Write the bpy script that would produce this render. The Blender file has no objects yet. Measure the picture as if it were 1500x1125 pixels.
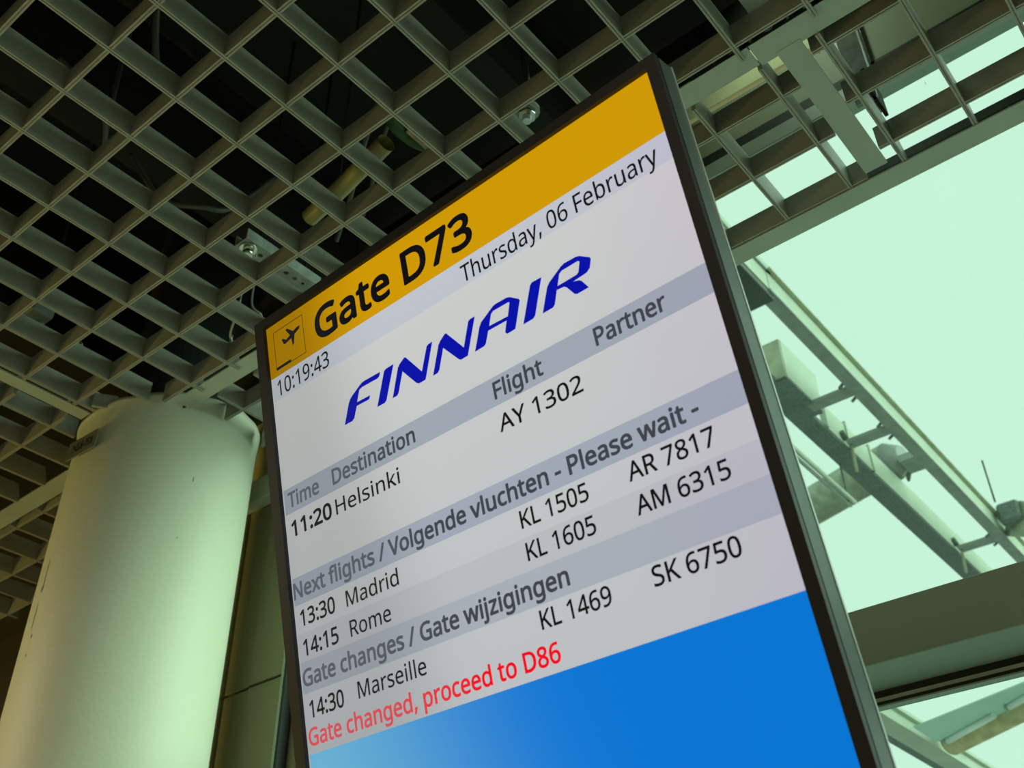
import bpy, bmesh, math, random, json
from mathutils import Vector, Matrix
random.seed(7)
sc = bpy.context.scene
COL = sc.collection
S = 0.15            # one ceiling cell in metres
HC = 3.244          # height of the underside of the cell ceiling above the floor
def M(x, y, z):
    return Vector((x*S, y*S, z*S + HC))
def lin(r, g, b):
    f = lambda c: (c/255/12.92) if c/255 <= .04045 else ((c/255+.055)/1.055)**2.4
    return (f(r), f(g), f(b), 1.0)

# ------------------------------------------------------------------ camera
cam_d = bpy.data.cameras.new('camera')
cam_d.sensor_fit = 'HORIZONTAL'; cam_d.sensor_width = 36.0
cam_d.lens = 36.0*1557.615/1500
cam_d.clip_start = .02; cam_d.clip_end = 500
cam_d.dof.use_dof = True
cam_d.dof.focus_distance = 1.62
cam_d.dof.aperture_fstop = 9.0
cam = bpy.data.objects.new('camera', cam_d); COL.objects.link(cam)
r0 = Vector((0.6350755507606347, -0.7723170379518087, -0.01433309859802584))
r1 = Vector((0.4512542797849364, 0.385998109827405, -0.8045961932456855))
r2 = Vector((0.6269358976816168, 0.5045114984804752, 0.5936493309177822))
cm = Matrix((r0, -r1, -r2)).transposed().to_4x4()
cm.translation = M(-3.24251533, -8.96384828, -11.29614456)
cam.matrix_world = cm
sc.camera = cam

# ------------------------------------------------------------------ view, world, lights
sc.view_settings.view_transform = 'Standard'
sc.view_settings.look = 'None'
sc.view_settings.gamma = 1.0
sc.view_settings.exposure = 0.0
sc.view_settings.use_curve_mapping = False
w = bpy.data.worlds.new('overcast_sky'); sc.world = w; w.use_nodes = True
nt = w.node_tree; nt.nodes.clear()
wo = nt.nodes.new('ShaderNodeOutputWorld'); bg = nt.nodes.new('ShaderNodeBackground')
tc = nt.nodes.new('ShaderNodeTexCoord'); noi = nt.nodes.new('ShaderNodeTexNoise')
noi.inputs['Scale'].default_value = 1.3; noi.inputs['Detail'].default_value = 2
ramp = nt.nodes.new('ShaderNodeValToRGB')
ramp.color_ramp.elements[0].position = .3; ramp.color_ramp.elements[0].color = (.97, .985, 1, 1)
ramp.color_ramp.elements[1].position = .7; ramp.color_ramp.elements[1].color = (1.0, 1.0, 1.0, 1)
nt.links.new(tc.outputs['Generated'], noi.inputs['Vector']); nt.links.new(noi.outputs['Fac'], ramp.inputs['Fac'])
nt.links.new(ramp.outputs['Color'], bg.inputs['Color']); bg.inputs['Strength'].default_value = 1.12
nt.links.new(bg.outputs['Background'], wo.inputs['Surface'])

def light(name, kind, loc, energy, color, size=1.0, aim=None, size_y=None):
    d = bpy.data.lights.new(name, kind); d.energy = energy; d.color = color
    o = bpy.data.objects.new(name, d); COL.objects.link(o); o.location = loc
    if kind == 'AREA':
        d.size = size
        if size_y: d.shape = 'RECTANGLE'; d.size_y = size_y
    if kind == 'SUN': d.angle = size
    if aim is not None:
        o.rotation_euler = (Vector(aim)-Vector(loc)).to_track_quat('-Z', 'Y').to_euler()
    return o
# the veiled sun behind the overcast, coming in through the facade from the right
light('veiled_sun', 'SUN', (0, 0, 10), 3.2, (1.0, .98, .94), math.radians(50), (-.42, .84, 10-.24))
# warm lamps of the hall, left of and behind the photographer
light('hall_lamp_warm', 'AREA', (-1.1, 3.6, 1.2), 26, (1.0, .76, .13), .35, M(6, 7, -9))
light('hall_lamp_back', 'AREA', (-2.2, -1.2, 3.1), 36, (1.0, .88, .60), 1.2, (-2.2, -1.2, 0))
light('hall_lamp_side', 'AREA', (-1.2, 2.6, 3.1), 36, (1.0, .88, .62), 1.2, (-1.2, 2.6, 0))

# unseen fill light added in the void to brighten the boards over the glass
sl = light('void_fill_light', 'SPOT', M(6.6, -5.6, 6.4), 5.0, (.72, 1.0, .70), 1, M(9.1, -7.2, 3.9))
sl.data.spot_size = math.radians(140); sl.data.spot_blend = .6; sl.data.shadow_soft_size = .05; sl.data.specular_factor = 0

# ------------------------------------------------------------------ materials
def mat(name, col, rough=.6, metal=0.0, var=.08, nscale=8.0, bump=.0, bscale=200.0, spec=.5, ramp2=None):
    m = bpy.data.materials.new(name); m.use_nodes = True
    n = m.node_tree; p = n.nodes['Principled BSDF']
    p.inputs['Roughness'].default_value = rough; p.inputs['Metallic'].default_value = metal
    p.inputs['Specular IOR Level'].default_value = spec
    t = n.nodes.new('ShaderNodeTexCoord'); a = n.nodes.new('ShaderNodeTexNoise')
    a.inputs['Scale'].default_value = nscale; a.inputs['Detail'].default_value = 5
    n.links.new(t.outputs['Object'], a.inputs['Vector'])
    r = n.nodes.new('ShaderNodeValToRGB')
    c = col[:3]; c2 = ramp2[:3] if ramp2 else [x*(1+var) for x in c]
    r.color_ramp.elements[0].position = .3; r.color_ramp.elements[0].color = (*[x*(1-var) for x in c], 1)
    r.color_ramp.elements[1].position = .7; r.color_ramp.elements[1].color = (*c2, 1)
    n.links.new(a.outputs['Fac'], r.inputs['Fac']); n.links.new(r.outputs['Color'], p.inputs['Base Color'])
    if bump:
        b = n.nodes.new('ShaderNodeTexNoise'); b.inputs['Scale'].default_value = bscale; b.inputs['Detail'].default_value = 2
        n.links.new(t.outputs['Object'], b.inputs['Vector'])
        bp = n.nodes.new('ShaderNodeBump'); bp.inputs['Strength'].default_value = bump; bp.inputs['Distance'].default_value = .001
        n.links.new(b.outputs['Fac'], bp.inputs['Height']); n.links.new(bp.outputs['Normal'], p.inputs['Normal'])
    return m
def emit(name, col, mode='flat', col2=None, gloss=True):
    """a lit picture area of the screen; the off-axis light falloff is painted into the emission colours"""
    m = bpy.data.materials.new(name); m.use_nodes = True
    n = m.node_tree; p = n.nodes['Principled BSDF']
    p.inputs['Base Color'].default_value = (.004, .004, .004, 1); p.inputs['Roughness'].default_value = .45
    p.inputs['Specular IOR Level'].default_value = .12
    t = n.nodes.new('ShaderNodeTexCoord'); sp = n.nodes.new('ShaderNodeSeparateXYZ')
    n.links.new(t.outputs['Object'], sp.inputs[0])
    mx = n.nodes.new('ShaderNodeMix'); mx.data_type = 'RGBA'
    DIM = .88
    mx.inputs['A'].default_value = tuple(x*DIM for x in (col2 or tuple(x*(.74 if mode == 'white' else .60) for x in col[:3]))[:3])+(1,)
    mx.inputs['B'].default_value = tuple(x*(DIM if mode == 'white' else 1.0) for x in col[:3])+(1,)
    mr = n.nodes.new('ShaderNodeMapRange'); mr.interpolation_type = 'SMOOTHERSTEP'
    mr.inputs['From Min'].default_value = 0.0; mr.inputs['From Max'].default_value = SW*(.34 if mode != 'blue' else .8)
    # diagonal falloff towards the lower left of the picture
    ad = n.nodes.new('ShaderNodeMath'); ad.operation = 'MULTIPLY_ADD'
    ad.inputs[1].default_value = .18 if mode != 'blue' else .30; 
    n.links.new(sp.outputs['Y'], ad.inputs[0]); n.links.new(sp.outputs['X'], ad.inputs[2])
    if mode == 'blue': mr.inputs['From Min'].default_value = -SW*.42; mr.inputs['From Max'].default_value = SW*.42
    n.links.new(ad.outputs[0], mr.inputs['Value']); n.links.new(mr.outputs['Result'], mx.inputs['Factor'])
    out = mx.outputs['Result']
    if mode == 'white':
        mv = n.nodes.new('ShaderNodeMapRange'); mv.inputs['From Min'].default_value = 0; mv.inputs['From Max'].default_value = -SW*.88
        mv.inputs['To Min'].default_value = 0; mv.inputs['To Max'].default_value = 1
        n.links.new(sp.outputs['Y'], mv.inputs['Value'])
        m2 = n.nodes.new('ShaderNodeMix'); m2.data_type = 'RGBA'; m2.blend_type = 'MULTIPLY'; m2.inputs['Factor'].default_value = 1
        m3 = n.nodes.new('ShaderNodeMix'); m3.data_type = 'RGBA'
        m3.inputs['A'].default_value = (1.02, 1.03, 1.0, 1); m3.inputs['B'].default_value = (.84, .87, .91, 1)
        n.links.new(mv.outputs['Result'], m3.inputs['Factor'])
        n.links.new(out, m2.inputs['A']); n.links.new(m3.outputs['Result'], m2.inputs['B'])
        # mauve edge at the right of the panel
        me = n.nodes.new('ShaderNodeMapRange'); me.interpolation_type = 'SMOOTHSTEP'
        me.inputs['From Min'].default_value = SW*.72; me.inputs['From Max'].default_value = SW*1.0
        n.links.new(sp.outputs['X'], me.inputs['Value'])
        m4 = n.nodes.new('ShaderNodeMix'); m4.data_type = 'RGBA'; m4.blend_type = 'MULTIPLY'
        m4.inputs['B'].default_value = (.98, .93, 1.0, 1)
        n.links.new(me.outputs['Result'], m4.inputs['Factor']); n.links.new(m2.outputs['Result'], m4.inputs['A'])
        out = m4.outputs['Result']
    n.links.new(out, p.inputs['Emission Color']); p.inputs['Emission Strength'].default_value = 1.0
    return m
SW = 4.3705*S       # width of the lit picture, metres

M_BLADE = mat('painted_aluminium_blade', (.36, .355, .31), .42, 0, .10, 14, .15, 400)
M_PLATE = mat('painted_steel_trim', (.42, .49, .44), .45, 0, .08, 6, .1, 300)
M_BLACK = mat('plenum_black_paint', (.012, .013, .012), .9, 0, .2, 4)
M_SLAB = mat('plenum_slab', (.02, .022, .02), .95, 0, .3, 3)
M_GALV = mat('galvanised_steel', (.50, .54, .52), .45, .0, .25, 30, .2, 120)
M_COLUMN = mat('cream_plaster', (.84, .84, .68), .48, 0, .03, 3, .55, 85)
M_STAIN = mat('grey_scuff', (.30, .29, .20), .8, 0, .2, 60)
M_CHIP = mat('dark_chip', (.05, .05, .035), .9)
M_SIGN = mat('grey_sign_plate', (.17, .17, .145), .5, 0, .05)
M_SIGNINK = mat('sign_ink', (.02, .02, .02), .6)
M_BEZEL = mat('black_bezel', (.007, .0065, .006), .5, 0, .1, 40, .1, 600)
M_SIDE = mat('dark_grey_casing', (.075, .085, .08), .38, .35, .1, 40, .1, 600)
M_LIP = mat('bright_casing_edge', (.55, .58, .56), .3, .6)
M_PANEL = mat('olive_wall_panel', (.34, .36, .24), .55, 0, .05, 2)
M_RAIL = mat('pale_green_rail_paint', (.68, .74, .62), .4)
M_CLAD = mat('olive_brown_cladding', (.27, .25, .15), .42, 0, .06, 2)
M_PANELL = mat('pale_green_frame', (.40, .46, .38), .45, 0, .05, 4)
M_CREAM = mat('cream_lamplit_board', (.75, .73, .43), .7, 0, .04, 3)
M_GASKET = mat('black_rubber_gasket', (.012, .014, .013), .6)
M_GASKETG = mat('grey_rubber_bead', (.34, .38, .36), .5)
M_TRANSOM = mat('grey_green_transom', (.25, .345, .31), .5, 0, .04, 5)
M_TRIMD = mat('dark_green_grey_frame', (.07, .085, .07), .5)
M_DARKWALL = mat('dark_brown_wall', (.05, .04, .025), .7)
M_FLOOR = mat('grey_floor', (.50, .50, .42), .5, 0, .08, 1)
M_WALL = mat('grey_wall', (.20, .20, .17), .8, 0, .04, 1)
M_OUT = mat('weathered_grey_steel', (.31, .34, .31), .55, .0, .15, 9, .2, 60)
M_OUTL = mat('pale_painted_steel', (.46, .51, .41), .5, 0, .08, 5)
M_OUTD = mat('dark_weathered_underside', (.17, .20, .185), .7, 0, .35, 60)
M_YEL = mat('yellowed_paint', (.46, .48, .33), .6, 0, .2, 8)
M_RUST = mat('rusty_pipe_steel', (.58, .50, .27), .6, .0, .25, 12)
M_DRAIN = mat('weathered_drain_pipe', (.34, .37, .28), .6, 0, .3, 10)
M_TEAL = mat('teal_translucent_sheet', (.52, .74, .66), .5, 0, .05, 3)
M_TUBEL = mat('white_tube_cover', (.9, .95, .9), .3)
M_CABLE = mat('black_cable', (.02, .022, .02), .45)
M_CABLEG = mat('grey_cable', (.08, .085, .07), .5)
M_SLEEVE = mat('green_cable_sleeve', (.03, .09, .02), .5)
M_CONDUIT = mat('yellowed_conduit', (.34, .30, .11), .45, 0, .2, 10)
M_WIRE = mat('pale_wire', (.45, .47, .42), .4, .5)
M_BAG = mat('crumpled_plastic', (.40, .36, .26), .5, 0, .3, 60)
M_BOX = mat('pale_grey_plastic', (.20, .23, .21), .5)
M_CHROME = mat('bright_zinc', (.7, .7, .66), .2, 1.0)
M_CONC = mat('apron_concrete', (.34, .34, .33), .9, 0, .1, .5)
M_GLASS = bpy.data.materials.new('green_tinted_glass'); M_GLASS.use_nodes = True
g = M_GLASS.node_tree; g.nodes.clear()
go = g.nodes.new('ShaderNodeOutputMaterial'); gt = g.nodes.new('ShaderNodeBsdfTransparent'); gg = g.nodes.new('ShaderNodeBsdfGlossy')
gm = g.nodes.new('ShaderNodeMixShader'); gf = g.nodes.new('ShaderNodeValue'); gf.outputs[0].default_value = .03
gt.inputs['Color'].default_value = (.738, .930, .809, 1); gg.inputs['Roughness'].default_value = .03
g.links.new(gf.outputs[0], gm.inputs[0]); g.links.new(gt.outputs[0], gm.inputs[1]); g.links.new(gg.outputs[0], gm.inputs[2])
g.links.new(gm.outputs[0], go.inputs['Surface'])

# ------------------------------------------------------------------ helpers
def obj(name, me, m=None, parent=None, kind=None, label=None, cat=None, group=None):
    o = bpy.data.objects.new(name, me); COL.objects.link(o)
    if m is not None and me is not None:
        me.materials.clear()
        for k in (m if isinstance(m, (list, tuple)) else [m]): me.materials.append(k)
    if parent is not None: o.parent = parent
    tag(o, label, cat, group, kind)
    return o
def tag(o, label=None, cat=None, group=None, kind=None):
    if kind: o['kind'] = kind
    if label: o['label'] = label
    if cat: o['category'] = cat
    if group: o['group'] = group
def empty(name, loc=(0, 0, 0), **k):
    """thing root; parts are given in world coordinates and re-based on it"""
    o = obj(name, None, **k); o.location = loc; bpy.context.view_layer.update(); return o
def world_parent(o, root):
    o.parent = root; o.matrix_parent_inverse = root.matrix_world.inverted()
def bm_mesh(bm, name):
    bmesh.ops.recalc_face_normals(bm, faces=bm.faces)
    me = bpy.data.meshes.new(name); bm.to_mesh(me); bm.free(); return me
def prism(pts, d0, d1):
    """closed polygon pts (list of Vector offsets) swept from d0 to d1 (Vectors)"""
    bm = bmesh.new(); a = [bm.verts.new(p+d0) for p in pts]; b = [bm.verts.new(p+d1) for p in pts]
    n = len(pts)
    for i in range(n): bm.faces.new((a[i], a[(i+1) % n], b[(i+1) % n], b[i]))
    bm.faces.new(a[::-1]); bm.faces.new(b)
    return bm
def part(name, me, m, root=None, origin=None, **k):
    """mesh in world coordinates; its origin is moved to the mesh centre"""
    c = Vector((0, 0, 0))
    if me.vertices:
        c = sum((v.co for v in me.vertices), Vector())/len(me.vertices) if origin is None else Vector(origin)
        me.transform(Matrix.Translation(-c))
    o = obj(name, me, m, **k)
    o.location = c
    if root is not None:
        bpy_m = Matrix.Translation(c); o.parent = root
        o.matrix_parent_inverse = WM[root.name].inverted()
        WM[o.name] = bpy_m
    else:
        WM[o.name] = Matrix.Translation(c)
    return o
WM = {}
def root(name, loc, **k):
    o = obj(name, None, **k); o.location = loc; WM[o.name] = Matrix.Translation(Vector(loc)); return o
def box(name, x0, x1, y0, y1, z0, z1, m, parent=None, bev=0.0, **k):
    bm = bmesh.new(); bmesh.ops.create_cube(bm, size=1)
    a, b = M(min(x0, x1), min(y0, y1), min(z0, z1)), M(max(x0, x1), max(y0, y1), max(z0, z1))
    bmesh.ops.scale(bm, vec=b-a, verts=bm.verts); bmesh.ops.translate(bm, vec=(a+b)/2, verts=bm.verts)
    if bev: bmesh.ops.bevel(bm, geom=bm.edges[:], offset=bev, segments=1, affect='EDGES')
    return part(name, bm_mesh(bm, name), m, parent, **k)
def tube_mesh(pts, r, seg=10, r2=None, cap=True):
    bm = bmesh.new(); rings = []; up = None; n = len(pts)
    for i, p in enumerate(pts):
        t = (pts[min(i+1, n-1)]-pts[max(i-1, 0)]).normalized()
        if up is None: up = t.orthogonal().normalized()
        up = (up-t*up.dot(t)).normalized(); s_ = t.cross(up)
        rr = r if r2 is None else r+(r2-r)*i/(n-1)
        rings.append([bm.verts.new(p+(up*math.cos(2*math.pi*k/seg)+s_*math.sin(2*math.pi*k/seg))*rr) for k in range(seg)])
    for a, b in zip(rings, rings[1:]):
        for k in range(seg):
            f = bm.faces.new((a[k], a[(k+1) % seg], b[(k+1) % seg], b[k])); f.smooth = True
    if cap: bm.faces.new(rings[0][::-1]); bm.faces.new(rings[-1])
    return bm_mesh(bm, 'tube')
def spline(pts, n=8):
    P = [Vector(p) for p in pts]; out = []
    Q = [P[0]*2-P[1]]+P+[P[-1]*2-P[-2]]
    for i in range(1, len(Q)-2):
        for k in range(n):
            t = k/n; a, b, c, d = Q[i-1:i+3]
            out.append(.5*((2*b)+(c-a)*t+(2*a-5*b+4*c-d)*t*t+(3*b-a-3*c+d)*t**3))
    out.append(P[-1]); return out
def tube(name, cells, r, m, parent=None, seg=10, r2=None, smooth=True, **k):
    P = [M(*c) for c in cells]
    if smooth and len(P) > 2: P = spline(P)
    return part(name, tube_mesh(P, r, seg, r2), m, parent, **k)
def flat_curve(splines, thick=0.0, offset=0.0):
    """2D filled outlines with holes -> mesh; splines: ('p', [(x,y)..]) polygons or ('b', bezier rows)"""
    cu = bpy.data.curves.new('outline', 'CURVE'); cu.dimensions = '2D'; cu.fill_mode = 'BOTH'
    cu.extrude = thick; cu.offset = offset; cu.resolution_u = 5
    for kind, pts in splines:
        if kind == 'p':
            s = cu.splines.new('POLY'); s.points.add(len(pts)-1)
            for q, p in zip(s.points, pts): q.co = (p[0], p[1], 0, 1)
        else:
            s = cu.splines.new('BEZIER'); s.bezier_points.add(len(pts)-1)
            for q, p in zip(s.bezier_points, pts):
                q.handle_left_type = q.handle_right_type = 'FREE'
                q.co = (p[0], p[1], 0); q.handle_left = (p[2], p[3], 0); q.handle_right = (p[4], p[5], 0)
        s.use_cyclic_u = True
    o = bpy.data.objects.new('outline', cu); COL.objects.link(o)
    dg = bpy.context.evaluated_depsgraph_get()
    me = bpy.data.meshes.new_from_object(o.evaluated_get(dg), depsgraph=dg)
    bpy.data.objects.remove(o); bpy.data.curves.remove(cu)
    return me
def circ(cx, cy, rx, ry=None, n=14):
    ry = ry or rx
    return ('p', [(cx+rx*math.cos(2*math.pi*i/n), cy+ry*math.sin(2*math.pi*i/n)) for i in range(n)])

# ------------------------------------------------------------------ room shell
box('floor', -45, 9.3, -45, 60, -22.6, -21.627, M_FLOOR, kind='structure')
box('ceiling', -45, 9.6, -45, 60, 7.0, 8.0, M_SLAB, kind='structure')
box('wall_back', -46, -45, -45, 60, -21.6, 7.0, M_WALL, kind='structure')
box('wall_right', -45, 9.3, -46, -45, -21.6, 7.0, M_WALL, kind='structure')
box('wall_left', -45, 9.3, 60, 61, -21.6, 7.0, M_WALL, kind='structure')

# facade wall, left of the glazing: olive metal cladding split into panels
wf = root('wall_front', M(8.6, 9, -21.6), kind='structure')
edges = [5.05, 5.52, 6.62, 7.36, 9.2, 12.0]
for a, b in zip(edges, edges[1:]):
    for z0, z1 in ((-21.5, -12.5), (-12.45, -4.22), (-4.17, -.32)):
        x0 = 8.42 if a == 5.05 else (8.34 if a in (6.62,) else 8.30)
        box('cladding_panel', x0, 8.55, a+.02, b-.02, z0, z1, M_CLAD, wf, bev=.002)
box('backing', 8.55, 9.3, 5.3, 60, -21.6, 7.0, M_DARKWALL, wf)
box('dark_panel', 8.32, 8.54, 12.05, 59.9, -21.5, -.4, M_DARKWALL, wf)
box('glass_edge', 8.22, 8.52, 5.50, 5.60, -21.5, -.4, M_PANELL, wf, bev=.002, label='pale vertical edge strip')
box('gasket', 8.2, 8.5, 5.43, 5.495, -21.5, -.4, M_GASKET, wf)
box('rail', 8.1, 8.5, 5.0, 12.0, -.28, .28, M_RAIL, wf, bev=.003, label='pale green horizontal rail')
box('upper_board', 8.3, 8.5, 5.0, 12.0, .34, 1.95, M_CREAM, wf, label='cream board above the rail')
box('upper_backing', 8.3, 8.5, 5.0, 12.0, 1.97, 6.8, M_TRIMD, wf)

# glazed facade
win = root('window_1', M(9.2, -10, -21.6), kind='structure')
YR = 5.3; YL = -44
box('pane', 9.20, 9.24, YL, YR, -6.0, 2.70, M_GLASS, win)
box('pane', 9.20, 9.24, YL, YR, -21.6, -6.95, M_GLASS, win)
box('head_frame', 9.05, 9.4, YL, YR, 2.66, 3.0, M_PANELL, win, bev=.002)
box('gasket', 9.07, 9.4, YL, YR, 3.0, 3.24, M_GASKET, win)
# transom with a slightly set-in gasket line on its underside
tr = box('transom', 8.3, 9.3, YL, YR, -6.78, -6.10, M_TRANSOM, win, bev=.0015)
box('gasket', 9.14, 9.30, YL, YR, -6.88, -6.78, M_GASKET, tr)
box('bead', 9.10, 9.30, YL, YR, -6.915, -6.875, M_GASKETG, tr)
box('gasket', 9.12, 9.30, YL, YR, -6.96, -6.91, M_GASKET, tr)
box('glazing_bead', 9.10, 9.24, YL, YR, -6.98, -6.96, M_TRANSOM, tr)
# solid boards above the glass (seen through the open ceiling)
bd = root('wall_front', M(9.3, -10, 3.3), kind='structure')
ys = [5.2, 1.2, -2.8, -6.72, -10.7, -14.7, -18.7, -24, -30, -44]
for a, b in zip(ys, ys[1:]):
    box('board', 9.1, 9.3, b+.015, a-.015, 3.26, 4.30 if a > -6 else 6.9, M_PANEL, bd, bev=.001)
    if a > -6: box('board', 9.1, 9.3, b+.015, a-.015, 4.42, 5.3, M_CREAM, bd, bev=.001, label='board with lamplight yellow painted in')  # the lamplight's yellow on these boards is put into their colour
    if a > -6: box('backing', 9.12, 9.3, b, a, 5.32, 6.9, M_BLACK, bd)

# ------------------------------------------------------------------ cell ceiling
BH = .40; BW = .031
def blade(name, axis, c, a0, a1, parent, z=0.0, notch0=0.0, notch1=0.0, **k):
    """one U-shaped blade: two thin lips with a groove between them on the underside"""
    w = BW
    prof = [(-w, BH), (-w, .0), (-.009, .0), (-.009, .018), (.006, .018), (.006, .0), (w, .0), (w, BH)]
    bm = bmesh.new(); rings = []
    stops = [a0]+([a0+notch0] if notch0 else [])+([a1-notch1] if notch1 else [])+[a1]
    for s in stops:
        end = (notch0 and s == a0) or (notch1 and s == a1)
        ring = []
        for (u, h) in prof:
            hh = (.12 if (end and h > .1) else h)+z
            ring.append(bm.verts.new(M(s, c+u, hh) if axis == 'x' else M(c+u, s, hh)))
        rings.append(ring)
    for A, B in zip(rings, rings[1:]):
        for i in range(8): bm.faces.new((A[i], A[(i+1) % 8], B[(i+1) % 8], B[i]))
    bm.faces.new(rings[0][::-1]); bm.faces.new(rings[-1])
    return part(name, bm_mesh(bm, name), M_BLADE, parent, **k)
CC = (6.08, 7.16); CR = 1.66         # the round column
def grid(label, xs, ys, xr, yr, cut=True, nx=0.0, n0=0.0):
    g_ = root('ceiling_panel', M((xr[0]+xr[1])/2, (yr[0]+yr[1])/2, 0), label=label, cat='ceiling panel')
    def spans(lo, hi, c, ax):
        if not cut: return [(lo, hi)]
        d = abs(c-(CC[1] if ax == 'x' else CC[0]))
        R_ = CR+.07
        if d >= R_: return [(lo, hi)]
        h = math.sqrt(R_*R_-d*d); m_ = CC[0] if ax == 'x' else CC[1]
        return [(p, q) for p, q in ((lo, min(hi, m_-h)), (max(lo, m_+h), hi)) if q-p > .15]
    for y in ys:
        for p, q in spans(xr[0], xr[1], y, 'x'):
            blade('blade', 'x', y, p, q, g_, 0, n0 if p == xr[0] else 0, nx if q == xr[1] else 0)
    for x in xs:
        for p, q in spans(yr[0], yr[1], x, 'y'):
            blade('blade', 'y', x, p, q, g_, .006)
    return g_
fr = lambda a, b, s=1.0: [a+s*i for i in range(int((b-a)/s+1.001))]
g_main = grid('large dark open-cell ceiling grid panel above the gate display', fr(-7, 5), fr(-14, 7), (-7.2, 5.26), (-14.2, 7.12), nx=.14)
grid('open-cell ceiling grid panel left of the round column, beyond the narrow trim', fr(-5.88, 4.12), fr(8.06, 16.3, 1.01), (-7.2, 5.2), (7.6, 17), nx=.1)
grid('narrow ceiling grid strip behind the display, between column and cross plate', [6.1, 7.13, 8.19], fr(-6.1, 4.9), (5.52, 8.36), (-6.36, 5.62), nx=.13, n0=.1)
grid('narrow ceiling grid strip in the top right corner, past the cross plate', [5.73, 6.74, 7.76], fr(-13.9, -6.9), (5.50, 8.36), (-14.2, -6.72), nx=.3, n0=.1)
grid('ceiling grid strip along the facade, left of the round column', [5.78, 6.9, 8.0], fr(8.95, 16.8, 1.06), (5.62, 8.25), (8.6, 17), n0=.1)
# trims the panels hang on
box('trim_1', 5.13, 5.47, -6.12, 5.36, .035, .06, M_PLATE, kind='structure')
box('trim_1', 5.13, 5.50, -14.2, -6.14, .035, .06, M_PLATE, kind='structure')
box('trim_2', 5.44, 8.1, -6.70, -6.37, .03, .055, M_PLATE, kind='structure')
t3 = root('trim_3', M(8.4, -4, 0), kind='structure')
box('flange', 8.20, 8.56, -14.2, 5.3, -.015, .01, M_PLATE, t3)
box('upstand', 8.50, 8.56, -14.2, 5.3, .01, .50, M_TRIMD, t3)
box('bead', 8.46, 8.50, -14.2, 5.3, .16, .20, M_GASKETG, t3); box('bead', 8.46, 8.50, -14.2, 5.3, .26, .30, M_GASKET, t3)
box('seal', 8.30, 8.36, -14.2, 5.3, .02, .10, M_GASKET, t3)
box('seal', 8.40, 8.46, -14.2, 5.3, .02, .14, M_GASKETG, t3)
box('trim_4', -7.2, 4.36, 7.15, 7.45, .02, .05, M_PLATE, kind='structure')
box('trim_5', 5.2, 5.6, 8.9, 17, .03, .055, M_PLATE, kind='structure')
box('trim_6', 3.2, 5.06, -6.66, -6.30, .405, .43, M_PLATE, kind='structure')
# perforated hanger rail above the plate
def perforated(name, L, H, holes, th, m):
    me = flat_curve([('p', [(0, 0), (L, 0), (L, H), (0, H)])]+holes, th/2)
    me.materials.clear(); return me
hang = root('hanger_rail', M(5.1, -6, .3), label='dark perforated hanger rail above the cross plate, right of the display', cat='rail')
me = perforated('web', 8.9*S, .34*S, [circ((8.9-.10-k*.262)*S, .075*S, (.060 if k % 2 == 0 else .022)*S, .040*S) for k in range(33)], .0016, M_BLACK)
me.transform(Matrix(((0, 0, 1, 0), (1, 0, 0, 0), (0, 1, 0, 0), (0, 0, 0, 1)))); me.transform(Matrix.Translation(M(5.125, -14.2, .04)))
part('web', me, M_BLACK, hang)
box('lip', 5.04, 5.125, -14.2, -5.3, .385, .40, M_BLACK, hang)
for y in (-5.9, -7.9, -9.9):
    tube('bolt', [(5.085, y, .33), (5.085, y, .46)], .006, M_CHROME, hang, seg=6)

# structural members in the void above the cells
for k, y in enumerate((-12, -7.6, -1.6, 4.4, 10.4)):
    r_ = root('void_joist', M(0, y, 5.5), label=['black steel joist high above the grid, farthest right', 'black steel joist above the grid over the cross plate',
        'black steel joist above the grid behind the display top', 'black steel joist above the grid beside the round column', 'black steel joist above the grid farthest left'][k], cat='joist')
    box('web', -7, 8.0, y-.04, y+.04, 3.6, 6.9, M_BLACK, r_)
    box('flange', -7, 8.0, y-.3, y+.3, 3.5, 3.6, M_BLACK, r_)
stud = root('steel_stud', M(9.0, -6.6, 4), label='galvanised perforated steel stud standing against the olive boards above the grid', cat='stud')
box('channel', 8.92, 9.08, -6.74, -6.30, 2.9, 6.8, M_GALV, stud, bev=.002)
for z in (3.15, 3.45, 3.78, 4.1, 4.5):
    tube('rivet', [(8.93, -6.52, z), (8.86, -6.52, z)], .009, M_GALV, stud, seg=10, r2=.006)
# clamp assembly beside the cross plate
cl = root('hanger_clamp', M(7.4, -6.95, .4), label='dark steel hanger clamp with white tag beside the cross plate', cat='clamp')
box('bracket', 7.15, 7.75, -6.98, -6.93, .5, .95, M_BLACK, cl)
box('strap', 7.3, 7.36, -7.0, -6.7, .5, 2.2, M_GALV, cl)
box('tag', 7.3, 7.62, -6.85, -6.83, .42, .52, M_TUBEL, cl, label='white plastic tag')
tube('bolt', [(7.6, -6.9, .5), (7.6, -6.9, .9)], .008, M_GALV, cl, seg=6)

# perforated mounting channel with bolts (through the cells above the display's left corner)
ms = root('mounting_channel', M(4.7, 2.55, 1.2), label='perforated grey mounting channel with a bright bolt above the grid', cat='channel')
me = flat_curve([('p', [(0, 0), (1.62*S, 0), (1.62*S, .26*S), (0, .26*S)])]+[circ((.42+.19*k)*S, .13*S, .045*S) for k in range(6)], .0012)
me.transform(Matrix.Translation(M(3.93, 2.43, 1.2))); part('perforated_face', me, M_GALV, ms)
box('side', 3.93, 5.55, 2.40, 2.43, 1.2, 1.42, M_GALV, ms); box('side', 3.93, 5.55, 2.69, 2.72, 1.2, 1.42, M_GALV, ms)
tube('bolt', [(4.1, 2.56, 1.19), (4.1, 2.56, 1.0)], .014, M_CHROME, ms, seg=6)
tube('washer', [(4.1, 2.56, 1.195), (4.1, 2.56, 1.15)], .022, M_CHROME, ms, seg=16)
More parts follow.
